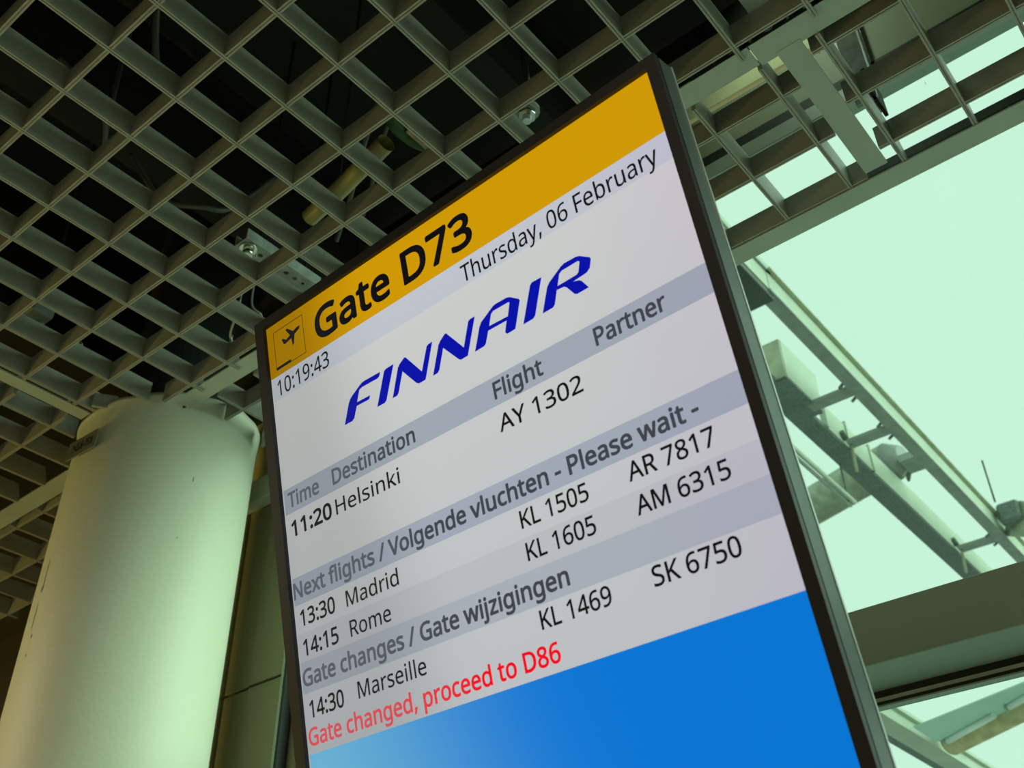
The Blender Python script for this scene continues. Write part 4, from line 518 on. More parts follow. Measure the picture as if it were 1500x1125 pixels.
GLYPHS = r'''{",":[180,[[[28,-87,42,-87,34,-61],[47,-3,40,-33,53,28],[61,78,58,55,82,78],[124,78,103,78,126,75],[129,71,127,73,123,47],[104,-8,115,21,93,-36],[71,-87,82,-62,57,-87]]]],"-":[216,[[[27,154,81,154,27,171],[27,206,27,189,81,206],[189,206,135,206,189,189],[189,154,189,171,135,154]]]],"/":[250,[[[7,0,26,0,66,160],[185,480,126,320,205,480],[243,480,224,480,184,320],[64,0,124,160,45,0]]]],"0":[384,[[[191,-7,230,-7,137,-7],[72,59,97,15,46,102],[33,240,33,163,33,292],[49,373,38,337,59,410],[99,458,76,438,123,477],[191,487,153,487,245,487],[312,422,285,465,338,379],[351,240,351,318,351,189],[335,108,346,145,324,71],[284,23,307,43,261,3]],[[191,44,155,44,227,44],[268,92,253,60,284,125],[291,240,291,174,291,306],[268,388,284,355,253,420],[191,437,227,437,155,437],[115,388,130,420,100,355],[92,240,92,306,92,175],[115,93,100,125,130,60]]]],"1":[384,[[[181,0,200,0,181,112],[181,335,181,223,181,354],[181,381,181,370,182,393],[183,418,182,405,176,411],[164,400,170,405,158,395],[142,381,151,388,125,367],[91,339,108,353,80,352],[60,379,70,366,103,412],[189,480,146,446,206,480],[238,480,222,480,238,320],[238,0,238,160,219,0]]]],"2":[384,[[[32,0,138,0,32,16],[32,49,32,33,74,91],[158,176,116,134,182,200],[219,240,202,222,236,259],[257,296,248,278,265,314],[269,355,269,334,269,382],[246,415,261,402,230,429],[185,436,210,436,161,436],[123,424,141,432,106,416],[69,390,88,405,59,403],[38,430,48,417,56,445],[102,470,78,459,127,481],[185,486,154,486,229,486],[291,452,265,475,317,430],[330,359,330,398,330,334],[314,288,325,310,304,267],[271,224,290,245,253,202],[207,155,231,179,173,122],[107,56,140,89,107,56],[107,54,107,55,188,54],[349,54,268,54,349,36],[349,0,349,18,244,0]]]],"3":[384,[[[162,-7,204,-7,137,-7],[92,-1,113,-5,71,3],[30,19,50,10,30,38],[30,75,30,56,50,65],[95,51,72,57,119,46],[163,43,141,43,206,43],[256,68,237,51,275,85],[284,138,284,108,284,168],[249,202,272,189,225,216],[150,222,192,222,134,222],[103,222,119,222,103,239],[103,273,103,256,119,273],[150,273,135,273,190,273],[240,298,220,281,260,314],[271,363,271,336,271,387],[247,417,263,405,231,430],[183,437,210,437,157,437],[117,425,135,433,99,418],[62,396,80,408,53,410],[33,437,43,423,50,450],[96,471,71,462,122,481],[183,486,150,486,233,486],[294,453,270,475,319,430],[331,367,331,402,331,335],[304,290,322,309,286,271],[232,253,262,259,232,252],[232,250,232,251,270,245],[318,214,299,233,336,194],[346,136,346,168,346,109],[326,62,339,84,313,40],[266,11,293,24,239,-1]]]],"4":[384,[[[244,0,263,0,244,36],[244,109,244,73,167,109],[14,109,91,109,14,126],[14,159,14,142,89,267],[240,482,165,375,260,482],[301,482,281,482,301,375],[301,162,301,269,324,162],[371,162,347,162,371,144],[371,109,371,126,347,109],[301,109,324,109,301,73],[301,0,301,36,282,0]],[[72,162,120,230,129,162],[244,162,186,162,244,212],[244,313,244,263,244,336],[245,372,244,356,245,389],[247,419,246,404,246,419],[244,419,245,419,241,411],[231,392,236,401,226,382],[216,367,221,373,168,298]]]],"5":[384,[[[167,-7,223,-7,142,-7],[97,0,119,-4,75,4],[42,19,57,11,42,38],[42,75,42,57,58,65],[101,52,78,58,124,46],[167,44,146,44,203,44],[253,69,231,52,275,86],[285,147,285,112,285,178],[257,219,276,202,237,236],[165,244,207,244,153,244],[122,241,138,243,106,239],[83,234,93,237,73,241],[54,253,64,247,60,329],[72,480,66,404,152,480],[312,480,232,480,312,462],[312,426,312,444,249,426],[122,426,186,426,118,379],[111,287,115,333,118,288],[142,291,129,290,155,293],[185,294,169,294,234,294],[302,257,273,282,331,233],[346,153,346,198,346,103],[299,36,330,64,267,7]]]],"6":[384,[[[200,-7,247,-7,170,-7],[118,16,142,1,93,31],[59,86,73,55,44,117],[37,205,37,157,37,239],[46,307,40,273,52,340],[79,397,63,370,95,424],[146,462,117,446,174,478],[257,486,211,486,266,486],[288,485,276,486,299,484],[316,480,308,482,316,463],[316,430,316,447,308,433],[288,436,299,435,278,437],[258,438,268,438,227,438],[181,422,201,433,160,412],[132,380,144,398,120,362],[106,318,111,342,101,295],[96,244,97,270,97,244],[100,244,99,244,110,259],[143,284,125,273,161,295],[214,300,185,300,255,300],[314,262,289,288,340,237],[353,154,353,201,353,104],[311,36,339,65,284,8]],[[199,43,177,43,228,43],[268,70,251,52,285,88],[294,154,294,116,294,185],[271,227,286,209,256,245],[201,254,232,254,180,254],[146,241,162,249,131,232],[110,208,119,221,101,194],[97,166,97,180,97,147],[108,108,101,127,116,89],[142,61,127,74,158,49]]]],"7":[384,[[[91,0,113,0,157,142],[288,426,223,284,202,426],[30,426,116,426,30,444],[30,480,30,462,137,480],[351,480,244,480,351,464],[351,434,351,449,286,289],[156,0,221,145,135,0]]]],"8":[384,[[[193,-7,241,-7,142,-7],[75,27,102,5,47,50],[33,122,33,81,33,144],[47,179,37,163,56,195],[83,221,68,209,99,233],[132,251,115,242,109,264],[73,299,89,280,57,318],[48,372,48,343,48,397],[67,434,55,417,80,451],[118,473,97,464,140,482],[191,486,164,486,233,486],[295,457,268,476,322,437],[335,371,335,409,335,352],[323,321,331,335,314,307],[289,283,303,294,276,272],[244,254,260,262,263,244],[298,222,281,234,314,210],[336,181,327,196,346,165],[351,124,351,146,351,84],[308,29,336,52,279,5]],[[194,277,178,284,217,287],[253,312,237,298,269,326],[277,369,277,345,277,392],[253,421,269,409,238,433],[191,439,217,439,166,439],[130,421,146,433,114,409],[106,369,106,392,106,353],[118,328,110,339,126,317],[150,299,136,307,163,291]],[[192,40,158,40,225,40],[267,63,250,48,284,79],[293,124,293,99,293,147],[265,182,284,166,247,197],[192,222,223,211,188,224],[181,226,185,225,152,214],[114,183,129,199,98,167],[91,122,91,146,91,98],[116,63,99,79,132,48]]]],"9":[384,[[[129,-7,174,-7,120,-7],[98,-5,110,-6,86,-4],[69,0,76,-2,69,17],[69,50,69,34,86,45],[128,42,106,42,159,42],[205,57,185,47,226,67],[254,99,242,81,266,117],[280,161,275,137,285,184],[289,235,289,209,288,235],[285,235,287,235,276,220],[243,196,261,207,224,185],[171,179,200,179,130,179],[72,217,97,192,46,243],[34,324,34,278,34,358],[53,411,40,387,65,435],[106,467,83,454,129,480],[187,486,156,486,217,486],[269,463,245,479,294,448],[328,393,313,424,342,362],[349,275,349,323,349,240],[340,173,346,206,334,140],[307,82,323,109,291,55],[240,17,269,34,211,1]],[[184,226,153,226,206,226],[240,239,224,230,255,247],[276,272,268,259,285,285],[289,314,289,299,289,333],[278,371,286,352,270,390],[244,418,259,405,229,430],[187,437,210,437,159,437],[119,409,136,427,101,391],[92,325,92,363,92,294],[115,252,100,270,130,234]]]],":":[180,[[[89,278,101,278,78,278],[60,289,69,282,52,296],[48,324,48,308,48,341],[60,359,52,353,69,366],[89,369,78,369,101,369],[119,359,111,366,127,353],[132,324,132,341,132,308],[119,289,127,296,111,282]],[[89,-9,101,-9,78,-9],[60,1,69,-6,52,9],[48,36,48,20,48,53],[60,71,52,64,69,78],[89,81,78,81,101,81],[119,71,111,78,127,64],[132,36,132,53,132,20],[119,1,127,9,111,-6]]]],"A":[429,[[[0,0,20,0,62,161],[187,482,125,321,206,482],[242,482,224,482,304,321],[428,0,366,161,408,0],[366,0,387,0,347,49],[308,148,328,99,245,148],[118,148,182,148,99,99],[61,0,80,49,41,0]],[[138,202,156,251,189,202],[290,202,240,202,272,251],[236,347,254,299,235,351],[230,367,233,357,227,376],[221,396,224,386,218,406],[214,419,215,414,210,405],[203,378,207,392,199,365],[193,347,195,355,175,299]]]],"B":[437,[[[65,0,121,0,65,160],[65,480,65,320,111,480],[202,480,156,480,262,480],[338,453,307,471,369,435],[384,361,384,405,384,332],[361,290,376,309,345,272],[293,255,322,260,293,253],[293,251,293,252,313,248],[348,234,331,242,364,225],[386,197,377,213,396,182],[400,136,400,161,400,93],[356,36,385,59,326,12],[234,0,285,0,178,0]],[[126,275,126,326,155,275],[214,275,185,275,255,275],[299,295,284,282,314,308],[322,354,322,328,322,380],[294,411,312,399,275,422],[205,428,246,428,178,428],[126,428,152,428,126,377]],[[126,51,126,109,158,51],[222,51,190,51,265,51],[311,76,294,59,328,92],[336,141,336,114,336,166],[310,202,327,186,293,217],[218,225,262,225,187,225],[126,225,156,225,126,167]]]],"D":[490,[[[65,0,110,0,65,160],[65,480,65,320,114,480],[213,480,164,480,261,480],[338,453,303,471,374,435],[420,374,401,408,440,339],[449,244,449,296,449,163],[383,61,427,102,339,20],[199,0,278,0,154,0]],[[126,52,126,177,147,52],[191,52,169,52,321,52],[385,242,385,115,385,306],[338,383,370,353,307,413],[204,428,262,428,178,428],[126,428,152,428,126,302]]]],"F":[349,[[[65,0,85,0,65,160],[65,480,65,320,154,480],[333,480,244,480,333,462],[333,426,333,444,264,426],[126,426,195,426,126,370],[126,257,126,313,191,257],[320,257,255,257,320,239],[320,203,320,221,255,203],[126,203,191,203,126,136],[126,0,126,68,105,0]]]],"G":[489,[[[271,-7,304,-7,221,-7],[145,23,179,3,111,43],[67,108,85,72,50,145],[41,240,41,189,41,290],[71,370,51,333,90,407],[155,456,119,435,192,476],[289,486,237,486,316,486],[366,479,342,484,390,474],[433,458,412,467,425,441],[410,406,417,423,393,413],[352,425,374,420,331,430],[286,433,309,433,229,433],[152,381,184,416,120,347],[104,240,104,300,104,202],[123,139,110,168,135,109],[181,70,154,87,207,54],[285,46,242,46,306,46],[338,49,324,47,353,51],[379,57,367,54,379,105],[379,199,379,152,344,199],[273,199,308,199,273,217],[273,253,273,235,329,253],[439,253,384,253,439,175],[439,18,439,96,413,10],[361,-1,387,3,334,-5]]]],"H":[498,[[[65,0,85,0,65,160],[65,480,65,320,85,480],[126,480,105,480,126,412],[126,277,126,344,208,277],[371,277,289,277,371,344],[371,480,371,412,392,480],[432,480,412,480,432,320],[432,0,432,160,412,0],[371,0,392,0,371,75],[371,224,371,149,289,224],[126,224,208,224,126,149],[126,0,126,75,105,0]]]],"K":[416,[[[65,0,85,0,65,160],[65,480,65,320,85,480],[126,480,105,480,126,401],[126,243,126,322,139,258],[167,289,153,274,181,304],[208,334,194,319,251,383],[338,480,295,431,361,480],[408,480,385,480,345,410],[218,271,282,340,284,180],[416,0,350,90,392,0],[345,0,368,0,288,76],[175,229,231,153,158,215],[126,186,142,200,126,124],[126,0,126,62,105,0]]]],"L":[352,[[[65,0,155,0,65,160],[65,480,65,320,85,480],[126,480,105,480,126,338],[126,54,126,196,195,54],[335,54,265,54,335,36],[335,0,335,18,245,0]]]],"M":[609,[[[65,0,84,0,65,160],[65,480,65,320,95,480],[154,480,125,480,204,349],[302,87,253,218,303,87],[305,87,304,87,355,218],[455,480,405,349,485,480],[544,480,514,480,544,320],[544,0,544,160,524,0],[484,0,504,0,484,98],[484,295,484,197,484,318],[486,364,485,341,487,387],[489,420,488,405,488,420],[486,420,487,420,433,280],[326,0,380,140,310,0],[277,0,293,0,224,140],[119,420,171,280,118,420],[116,420,117,420,118,407],[120,364,119,388,120,341],[121,291,121,316,121,194],[121,0,121,97,102,0]]]],"N":[510,[[[65,0,84,0,65,160],[65,480,65,320,88,480],[135,480,112,480,220,347],[391,83,306,215,392,83],[394,83,393,83,393,90],[392,115,393,101,391,129],[390,162,391,145,389,179],[389,209,389,195,389,299],[389,480,389,389,408,480],[445,480,426,480,445,320],[445,0,445,160,422,0],[375,0,398,0,289,133],[118,398,204,266,117,398],[116,398,116,398,117,383],[119,340,118,363,120,317],[121,268,121,293,121,179],[121,0,121,89,102,0]]]],"P":[406,[[[65,0,85,0,65,160],[65,480,65,320,107,480],[192,480,150,480,255,480],[329,443,300,467,358,418],[372,338,372,383,372,312],[354,264,366,287,342,241],[294,208,322,223,267,194],[181,187,229,187,162,187],[126,187,144,187,126,124],[126,0,126,62,105,0]],[[126,238,126,302,142,238],[174,238,158,238,220,238],[276,261,254,246,298,275],[310,336,310,300,310,367],[280,405,300,390,260,420],[187,428,229,428,166,428],[126,428,146,428,126,365]]]],"R":[418,[[[65,0,85,0,65,160],[65,480,65,320,109,480],[197,480,153,480,257,480],[329,446,301,468,358,423],[372,343,372,389,372,318],[358,279,367,296,349,262],[322,239,337,249,307,229],[276,215,292,221,320,143],[408,0,364,72,384,0],[337,0,361,0,298,66],[221,198,260,132,189,198],[126,198,157,198,126,132],[126,0,126,66,105,0]],[[126,249,126,308,150,249],[197,249,173,249,236,249],[283,272,265,257,301,288],[310,340,310,310,310,372],[281,407,300,394,263,421],[194,427,233,427,171,427],[126,427,148,427,126,368]]]],"S":[369,[[[166,-7,218,-7,139,-7],[91,-1,114,-5,69,3],[34,16,49,9,34,35],[34,74,34,55,50,67],[94,54,70,60,118,49],[169,46,143,46,204,46],[249,66,231,53,268,80],[277,123,277,99,277,139],[267,163,273,152,260,173],[232,192,248,183,216,202],[164,222,193,211,123,236],[72,276,92,255,51,298],[40,364,40,327,40,390],[60,429,47,411,73,448],[114,471,91,462,137,481],[193,486,163,486,220,486],[266,479,244,484,288,474],[326,459,308,467,319,442],[307,408,313,425,290,415],[253,426,272,421,233,431],[192,433,213,433,162,433],[124,414,139,427,109,401],[101,363,101,384,101,347],[111,323,105,334,118,312],[144,294,129,303,160,286],[206,267,180,276,234,256],[278,233,258,245,297,222],[322,191,312,207,332,174],[337,128,337,153,337,86],[291,29,322,53,260,5]]]],"T":[373,[[[156,0,177,0,156,142],[156,426,156,284,107,426],[7,426,57,426,7,444],[7,480,7,462,126,480],[366,480,246,480,366,462],[366,426,366,444,316,426],[217,426,267,426,217,284],[217,0,217,142,197,0]]]],"V":[403,[[[171,0,191,0,114,160],[0,480,57,320,21,480],[63,480,42,480,99,377],[171,172,135,274,178,152],[189,117,184,134,194,99],[201,67,198,83,205,83],[214,117,209,99,218,134],[232,173,225,153,268,275],[339,480,303,377,360,480],[403,480,382,480,346,320],[232,0,289,160,212,0]]]],"Y":[380,[[[160,0,180,0,160,61],[160,183,160,122,107,282],[0,480,53,381,22,480],[66,480,44,480,107,401],[190,244,149,322,232,322],[315,480,273,401,337,480],[380,480,358,480,327,382],[220,186,274,284,220,124],[220,0,220,62,200,0]]]],"a":[377,[[[144,-7,175,-7,112,-7],[63,19,85,2,42,36],[31,100,31,63,31,136],[73,183,45,164,101,202],[203,215,145,213,224,216],[265,217,244,216,265,224],[265,238,265,231,265,268],[245,301,258,289,232,313],[190,318,214,318,171,318],[136,310,153,316,119,304],[89,291,103,298,83,306],[71,335,77,320,86,344],[126,357,105,351,148,363],[193,366,170,366,237,366],[291,337,270,356,312,318],[322,245,322,287,322,163],[322,0,322,82,308,0],[279,0,294,0,276,17],[268,51,272,34,267,51],[265,51,266,51,250,31],[216,7,233,17,199,-2]],[[158,41,139,41,188,41],[234,66,214,49,254,83],[264,144,264,109,264,154],[264,176,264,165,246,175],[211,174,229,175,166,172],[118,152,135,165,101,140],[92,99,92,122,92,79],[110,55,98,64,123,46]]]],"b":[413,[[[228,-7,272,-7,199,-7],[158,9,176,-2,141,19],[116,46,126,31,115,46],[111,46,113,46,107,30],[99,0,103,15,85,0],[57,0,71,0,57,170],[57,510,57,340,77,510],[116,510,96,510,116,469],[116,386,116,428,116,371],[115,344,116,357,115,330],[113,312,114,320,114,312],[116,312,115,312,126,328],[158,351,141,340,176,361],[228,366,199,366,272,366],[335,319,308,350,363,288],[376,180,376,242,376,118],[335,40,362,72,308,9]],[[219,42,180,42,251,42],[291,78,275,54,307,102],[315,181,315,136,315,272],[218,317,283,317,180,317],[138,284,153,306,124,262],[116,182,116,228,116,181],[116,179,116,180,116,135],[138,78,123,101,153,54]]]],"c":[322,[[[201,-7,222,-7,170,-7],[117,13,141,0,92,26],[58,73,72,46,44,101],[37,178,37,135,37,222],[59,286,44,258,74,314],[119,347,94,334,145,360],[206,367,173,367,224,367],[259,361,242,365,276,357],[300,347,289,353,294,331],[282,298,288,315,271,302],[244,310,259,306,230,313],[204,315,217,315,133,315],[98,179,98,270,98,135],[124,79,107,102,141,56],[201,44,167,44,221,44],[253,50,238,46,268,54],[294,65,282,59,294,48],[294,13,294,30,282,6],[254,-2,269,2,240,-5]]]],"d":[413,[[[185,-7,213,-7,140,-7],[77,40,104,9,50,71],[37,179,37,118,37,241],[78,319,50,288,105,351],[185,367,141,367,213,367],[254,351,236,362,271,341],[297,314,286,328,298,314],[301,314,300,314,300,319],[299,339,300,328,297,351],[297,367,297,360,297,415],[297,510,297,463,317,510],[356,510,336,510,356,340],[356,0,356,170,340,0],[308,0,324,0,305,16],[300,48,302,32,299,48],[297,48,298,48,286,33],[254,9,272,20,236,-1]],[[194,42,162,42,232,42],[274,74,259,53,290,94],[298,168,298,126,298,171],[298,179,298,175,298,223],[275,282,290,258,261,306],[193,318,233,318,162,318],[122,280,138,305,106,254],[98,178,98,221,98,135],[122,78,106,102,138,54]]]],"e":[379,[[[210,-7,235,-7,176,-7],[120,14,146,0,94,28],[59,76,73,49,44,104],[37,177,37,137,37,217],[57,279,44,251,70,307],[112,344,89,329,136,359],[196,367,164,367,227,367],[276,347,254,360,298,333],[327,290,315,314,339,265],[345,204,345,237,345,192],[345,169,345,180,262,169],[98,169,180,169,99,128],[129,76,109,97,149,54],[213,44,177,44,236,44],[274,50,256,46,291,54],[328,69,310,60,328,51],[328,17,328,34,310,9],[274,-1,292,3,256,-5]],[[99,216,103,248,161,216],[283,216,222,216,283,246],[262,290,276,271,247,309],[195,318,225,318,167,318],[129,291,145,309,112,273]]]],"f":[231,[[[73,0,93,0,73,105],[73,314,73,210,52,314],[10,314,31,314,10,323],[10,342,10,333,31,349],[73,362,52,355,73,369],[73,383,73,376,73,429],[104,483,84,463,125,504],[190,514,153,514,204,514],[229,510,217,513,241,508],[260,502,251,505,255,486],[244,455,250,471,237,458],[220,462,229,460,210,464],[191,465,201,465,171,465],[147,446,156,459,137,432],[132,383,132,412,132,376],[132,360,132,368,163,360],[223,360,193,360,223,345],[223,314,223,330,193,314],[132,314,163,314,132,210],[132,0,132,105,113,0]]]],"g":[413,[[[195,-161,250,-161,142,-161],[65,-138,99,-154,65,-120],[65,-84,65,-102,101,-103],[198,-112,145,-112,229,-112],[271,-85,253,-103,289,-67],[298,-11,298,-42,298,-6],[298,3,298,-1,298,9],[298,27,298,16,299,37],[300,48,299,44,299,48],[297,48,298,48,273,11],[185,-7,236,-7,139,-7],[76,42,102,10,50,75],[37,179,37,121,37,237],[76,316,50,282,102,350],[185,367,139,367,208,367],[249,353,230,362,268,344],[298,312,284,331,299,312],[301,312,300,312,304,328],[309,360,306,344,325,360],[356,360,340,360,356,238],[356,-6,356,116,356,-58],[317,-122,343,-96,290,-148]],[[194,42,163,42,230,42],[273,71,257,51,290,90],[298,165,298,122,298,170],[298,179,298,175,298,229],[273,285,290,264,256,306],[193,317,229,317,163,317],[123,281,139,305,106,257],[98,179,98,223,98,134],[123,77,106,100,139,53]]]],"h":[415,[[[57,0,77,0,57,170],[57,510,57,340,77,510],[116,510,96,510,116,460],[116,361,116,411,116,343],[113,310,115,326,114,310],[117,310,116,310,128,329],[164,352,144,343,184,361],[229,366,206,366,273,366],[328,335,306,356,350,314],[361,234,361,281,361,156],[361,0,361,78,341,0],[302,0,322,0,302,77],[302,230,302,154,302,288],[222,317,275,317,181,317],[139,283,154,306,124,260],[116,186,116,228,116,124],[116,0,116,62,96,0]]]],"i":[173,[[[87,420,96,420,77,420],[62,429,69,423,56,435],[52,457,52,445,52,470],[62,486,56,480,69,492],[87,495,77,495,96,495],[111,486,104,492,118,480],[122,457,122,470,122,445],[111,429,118,435,104,423]],[[57,0,77,0,57,120],[57,360,57,240,77,360],[116,360,96,360,116,240],[116,0,116,120,96,0]]]],"j":[173,[[[87,420,96,420,77,420],[62,429,69,423,56,435],[52,457,52,445,52,470],[62,486,56,480,69,492],[87,495,77,495,96,495],[111,486,104,492,118,480],[122,457,122,470,122,445],[111,429,118,435,104,423]],[[15,-161,50,-161,4,-161],[-15,-159,-6,-160,-23,-157],[-37,-153,-31,-155,-37,-137],[-37,-105,-37,-121,-30,-107],[-16,-110,-23,-109,-9,-111],[7,-112,-1,-112,22,-112],[43,-100,34,-108,52,-93],[57,-56,57,-78,57,83],[57,360,57,221,77,360],[116,360,96,360,116,222],[116,-54,116,84,116,-87],[92,-133,108,-114,76,-152]]]],"k":[359,[[[57,0,77,0,57,170],[57,510,57,340,77,510],[116,510,96,510,116,422],[116,244,116,333,116,237],[115,216,115,227,114,204],[113,185,114,194,114,185],[116,185,115,185,118,189],[128,201,122,194,133,208],[144,221,138,214,150,228],[158,238,154,234,197,279],[273,360,235,319,296,360],[343,360,319,360,294,309],[197,206,245,257,249,137],[353,0,301,69,329,0],[281,0,305,0,240,56],[156,168,198,112,143,156],[116,132,129,144,116,88],[116,0,116,44,96,0]]]],"l":[173,[[[57,0,77,0,57,170],[57,510,57,340,77,510],[116,510,96,510,116,340],[116,0,116,170,96,0]]]],"m":[628,[[[57,0,77,0,57,120],[57,360,57,240,73,360],[105,360,89,360,108,344],[113,311,111,327,115,311],[117,311,116,311,128,330],[162,353,143,344,181,362],[223,367,201,367,279,367],[333,306,316,347,334,306],[336,306,335,306,349,327],[386,352,365,342,407,362],[452,367,429,367,493,367],[543,335,523,356,563,315],[574,234,574,281,574,156],[574,0,574,78,554,0],[515,0,535,0,515,77],[515,232,515,154,515,289],[442,317,491,317,407,317],[367,287,382,307,352,267],[345,199,345,237,345,133],[345,0,345,66,325,0],[286,0,306,0,286,77],[286,232,286,154,286,289],[212,317,261,317,176,317],[137,283,151,306,123,261],[116,187,116,229,116,124],[116,0,116,62,96,0]]]],"n":[415,[[[57,0,77,0,57,120],[57,360,57,240,73,360],[105,360,89,360,108,344],[113,311,111,327,115,311],[117,311,116,311,128,330],[165,353,145,344,186,362],[230,367,208,367,273,367],[328,335,306,356,350,315],[361,234,361,281,361,156],[361,0,361,78,341,0],[302,0,322,0,302,77],[302,230,302,154,302,288],[222,317,275,317,182,317],[139,283,154,306,124,261],[116,187,116,229,116,124],[116,0,116,62,96,0]]]],"o":[406,[[[202,-7,254,-7,170,-7],[117,15,142,1,92,30],[58,79,73,51,44,107],[37,181,37,141,37,240],[82,318,52,286,112,351],[204,367,153,367,237,367],[290,345,266,359,315,330],[349,282,335,309,363,254],[370,181,370,221,370,121],[325,42,355,75,294,10]],[[203,42,167,42,240,42],[283,80,266,55,300,104],[309,181,309,138,309,223],[283,281,300,257,266,305],[203,317,240,317,166,317],[123,281,139,305,106,257],[98,181,98,223,98,138],[123,80,106,104,140,55]]]],"p":[413,[[[57,-161,77,-161,57,13],[57,360,57,186,73,360],[105,360,89,360,108,344],[113,311,111,327,114,311],[116,311,115,311,127,327],[158,351,141,340,176,361],[228,367,199,367,273,367],[335,320,308,351,363,289],[376,181,376,243,376,119],[335,41,363,73,308,9],[228,-7,272,-7,200,-7],[159,9,177,-1,141,20],[116,46,126,32,115,46],[112,46,113,46,113,38],[115,17,114,28,116,5],[116,-13,116,-5,116,-63],[116,-161,116,-112,96,-161]],[[219,42,180,42,241,42],[273,60,259,48,287,73],[305,110,298,89,312,131],[315,181,315,154,315,223],[291,280,307,255,275,305],[218,317,251,317,181,317],[140,286,155,307,125,266],[116,192,117,234,116,188],[116,181,116,184,116,136],[138,78,123,102,153,54]]]],"r":[277,[[[57,0,77,0,57,120],[57,360,57,240,73,360],[105,360,89,360,108,338],[112,294,110,316,113,294],[115,294,114,294,126,314],[160,345,141,331,178,360],[225,367,200,367,232,367],[247,366,239,366,255,365],[267,363,261,364,265,345],[260,308,262,326,254,310],[241,312,248,311,234,313],[221,313,227,313,203,313],[169,298,185,308,153,288],[131,256,140,274,121,237],[116,192,116,216,116,128],[116,0,116,64,96,0]]]],"s":[322,[[[148,-7,192,-7,123,-7],[83,-1,101,-5,65,3],[35,16,49,9,35,34],[35,70,35,52,49,63],[87,50,67,56,107,44],[149,41,128,41,179,41],[214,55,201,46,228,65],[234,94,234,78,234,103],[227,118,232,111,222,125],[200,140,213,133,188,147],[146,164,169,155,122,173],[86,191,103,182,69,200],[48,223,57,210,39,236],[34,271,34,252,34,302],[72,342,47,325,96,358],[169,367,129,367,191,367],[231,360,212,365,250,356],[284,343,268,350,277,327],[264,296,271,311,249,302],[216,312,233,307,200,316],[165,318,183,318,141,318],[110,307,123,314,97,299],[91,275,91,288,91,265],[99,249,94,256,105,243],[129,229,115,236,142,223],[183,206,160,215,206,198],[242,180,226,189,258,170],[279,147,270,160,287,135],[291,99,291,119,291,64],[253,20,278,38,227,2]]]],"t":[242,[[[167,-7,178,-7,148,-7],[115,3,131,-3,99,10],[77,37,86,21,67,53],[62,105,62,76,62,175],[62,314,62,244,45,314],[11,314,28,314,11,324],[11,343,11,333,28,350],[62,366,45,358,70,392],[86,443,78,417,98,443],[121,443,109,443,121,415],[121,360,121,388,156,360],[225,360,190,360,225,345],[225,314,225,330,190,314],[121,314,156,314,121,245],[121,106,121,176,121,84],[137,57,126,68,147,47],[177,42,161,42,186,42],[205,44,195,42,214,46],[228,49,222,47,228,34],[228,4,228,19,221,1],[201,-4,212,-2,189,-6]]]],"u":[415,[[[184,-7,207,-7,141,-7],[86,25,108,4,64,45],[53,124,53,79,53,203],[53,360,53,281,73,360],[113,360,93,360,113,283],[113,128,113,206,113,71],[193,42,139,42,233,42],[276,76,260,54,291,98],[299,173,299,131,299,235],[299,360,299,298,319,360],[358,360,338,360,358,240],[358,0,358,120,342,0],[310,0,326,0,307,16],[301,48,304,32,300,48],[298,48,299,48,287,29],[250,6,270,15,229,-2]]]],"v":[341,[[[136,0,159,0,91,120],[0,360,45,240,21,360],[63,360,42,360,89,289],[140,148,114,218,143,138],[151,115,147,127,155,103],[162,80,159,91,165,69],[169,52,167,60,169,52],[171,52,170,52,173,60],[179,81,176,69,182,92],[190,116,186,103,195,128],[201,148,198,138,227,218],[278,360,253,289,299,360],[341,360,320,360,296,240],[204,0,250,120,182,0]]]],"w":[528,[[[106,1,128,1,73,121],[7,361,40,241,28,361],[69,361,48,361,85,297],[118,169,102,233,123,149],[132,110,128,130,137,90],[142,61,140,74,143,61],[144,61,143,61,146,69],[151,89,148,78,153,101],[159,125,156,112,162,137],[169,158,165,148,190,225],[232,361,211,293,254,361],[297,361,275,361,317,293],[359,158,338,225,364,143],[373,108,368,126,378,90],[383,62,381,75,384,62],[385,62,385,62,387,73],[395,108,390,88,399,128],[410,169,404,148,426,233],[460,361,443,297,480,361],[520,361,500,361,487,241],[420,1,454,121,397,1],[351,1,374,1,331,68],[289,203,310,136,284,222],[274,258,279,240,270,275],[265,299,267,289,264,299],[262,299,263,299,260,289],[253,258,257,275,249,240],[238,203,244,222,216,135],[173,1,195,68,151,1]]]],"x":[355,[[[12,0,34,0,56,61],[142,184,99,123,101,243],[18,360,60,301,41,360],[85,360,63,360,116,315],[178,224,147,270,209,270],[270,360,239,315,292,360],[336,360,314,360,295,301],[212,184,254,243,256,123],[343,0,300,61,321,0],[276,0,298,0,243,48],[178,144,211,96,145,96],[79,0,112,48,56,0]]]],"y":[343,[[[56,-161,91,-161,46,-161],[28,-160,36,-161,20,-158],[7,-156,13,-157,7,-140],[7,-109,7,-124,12,-110],[25,-111,18,-111,32,-112],[47,-113,39,-113,68,-113],[97,-95,84,-107,109,-84],[127,-49,119,-68,133,-33],[146,-1,139,-17,97,119],[1,360,49,240,22,360],[64,360,43,360,90,292],[142,155,116,223,148,137],[160,104,154,120,165,87],[172,57,169,72,173,57],[175,57,174,57,177,68],[187,101,181,83,193,119],[206,156,199,137,230,224],[279,360,254,292,300,360],[343,360,321,360,291,223],[187,-50,239,87,175,-84],[139,-131,159,-111,119,-151]]]],"z":[316,[[[26,0,114,0,26,13],[26,39,26,26,91,131],[220,314,155,223,159,314],[38,314,98,314,38,330],[38,360,38,345,120,360],[285,360,202,360,285,345],[285,316,285,330,221,226],[94,46,158,136,159,46],[289,46,224,46,289,30],[289,0,289,15,202,0]]]]," ":[175,[]]}'''
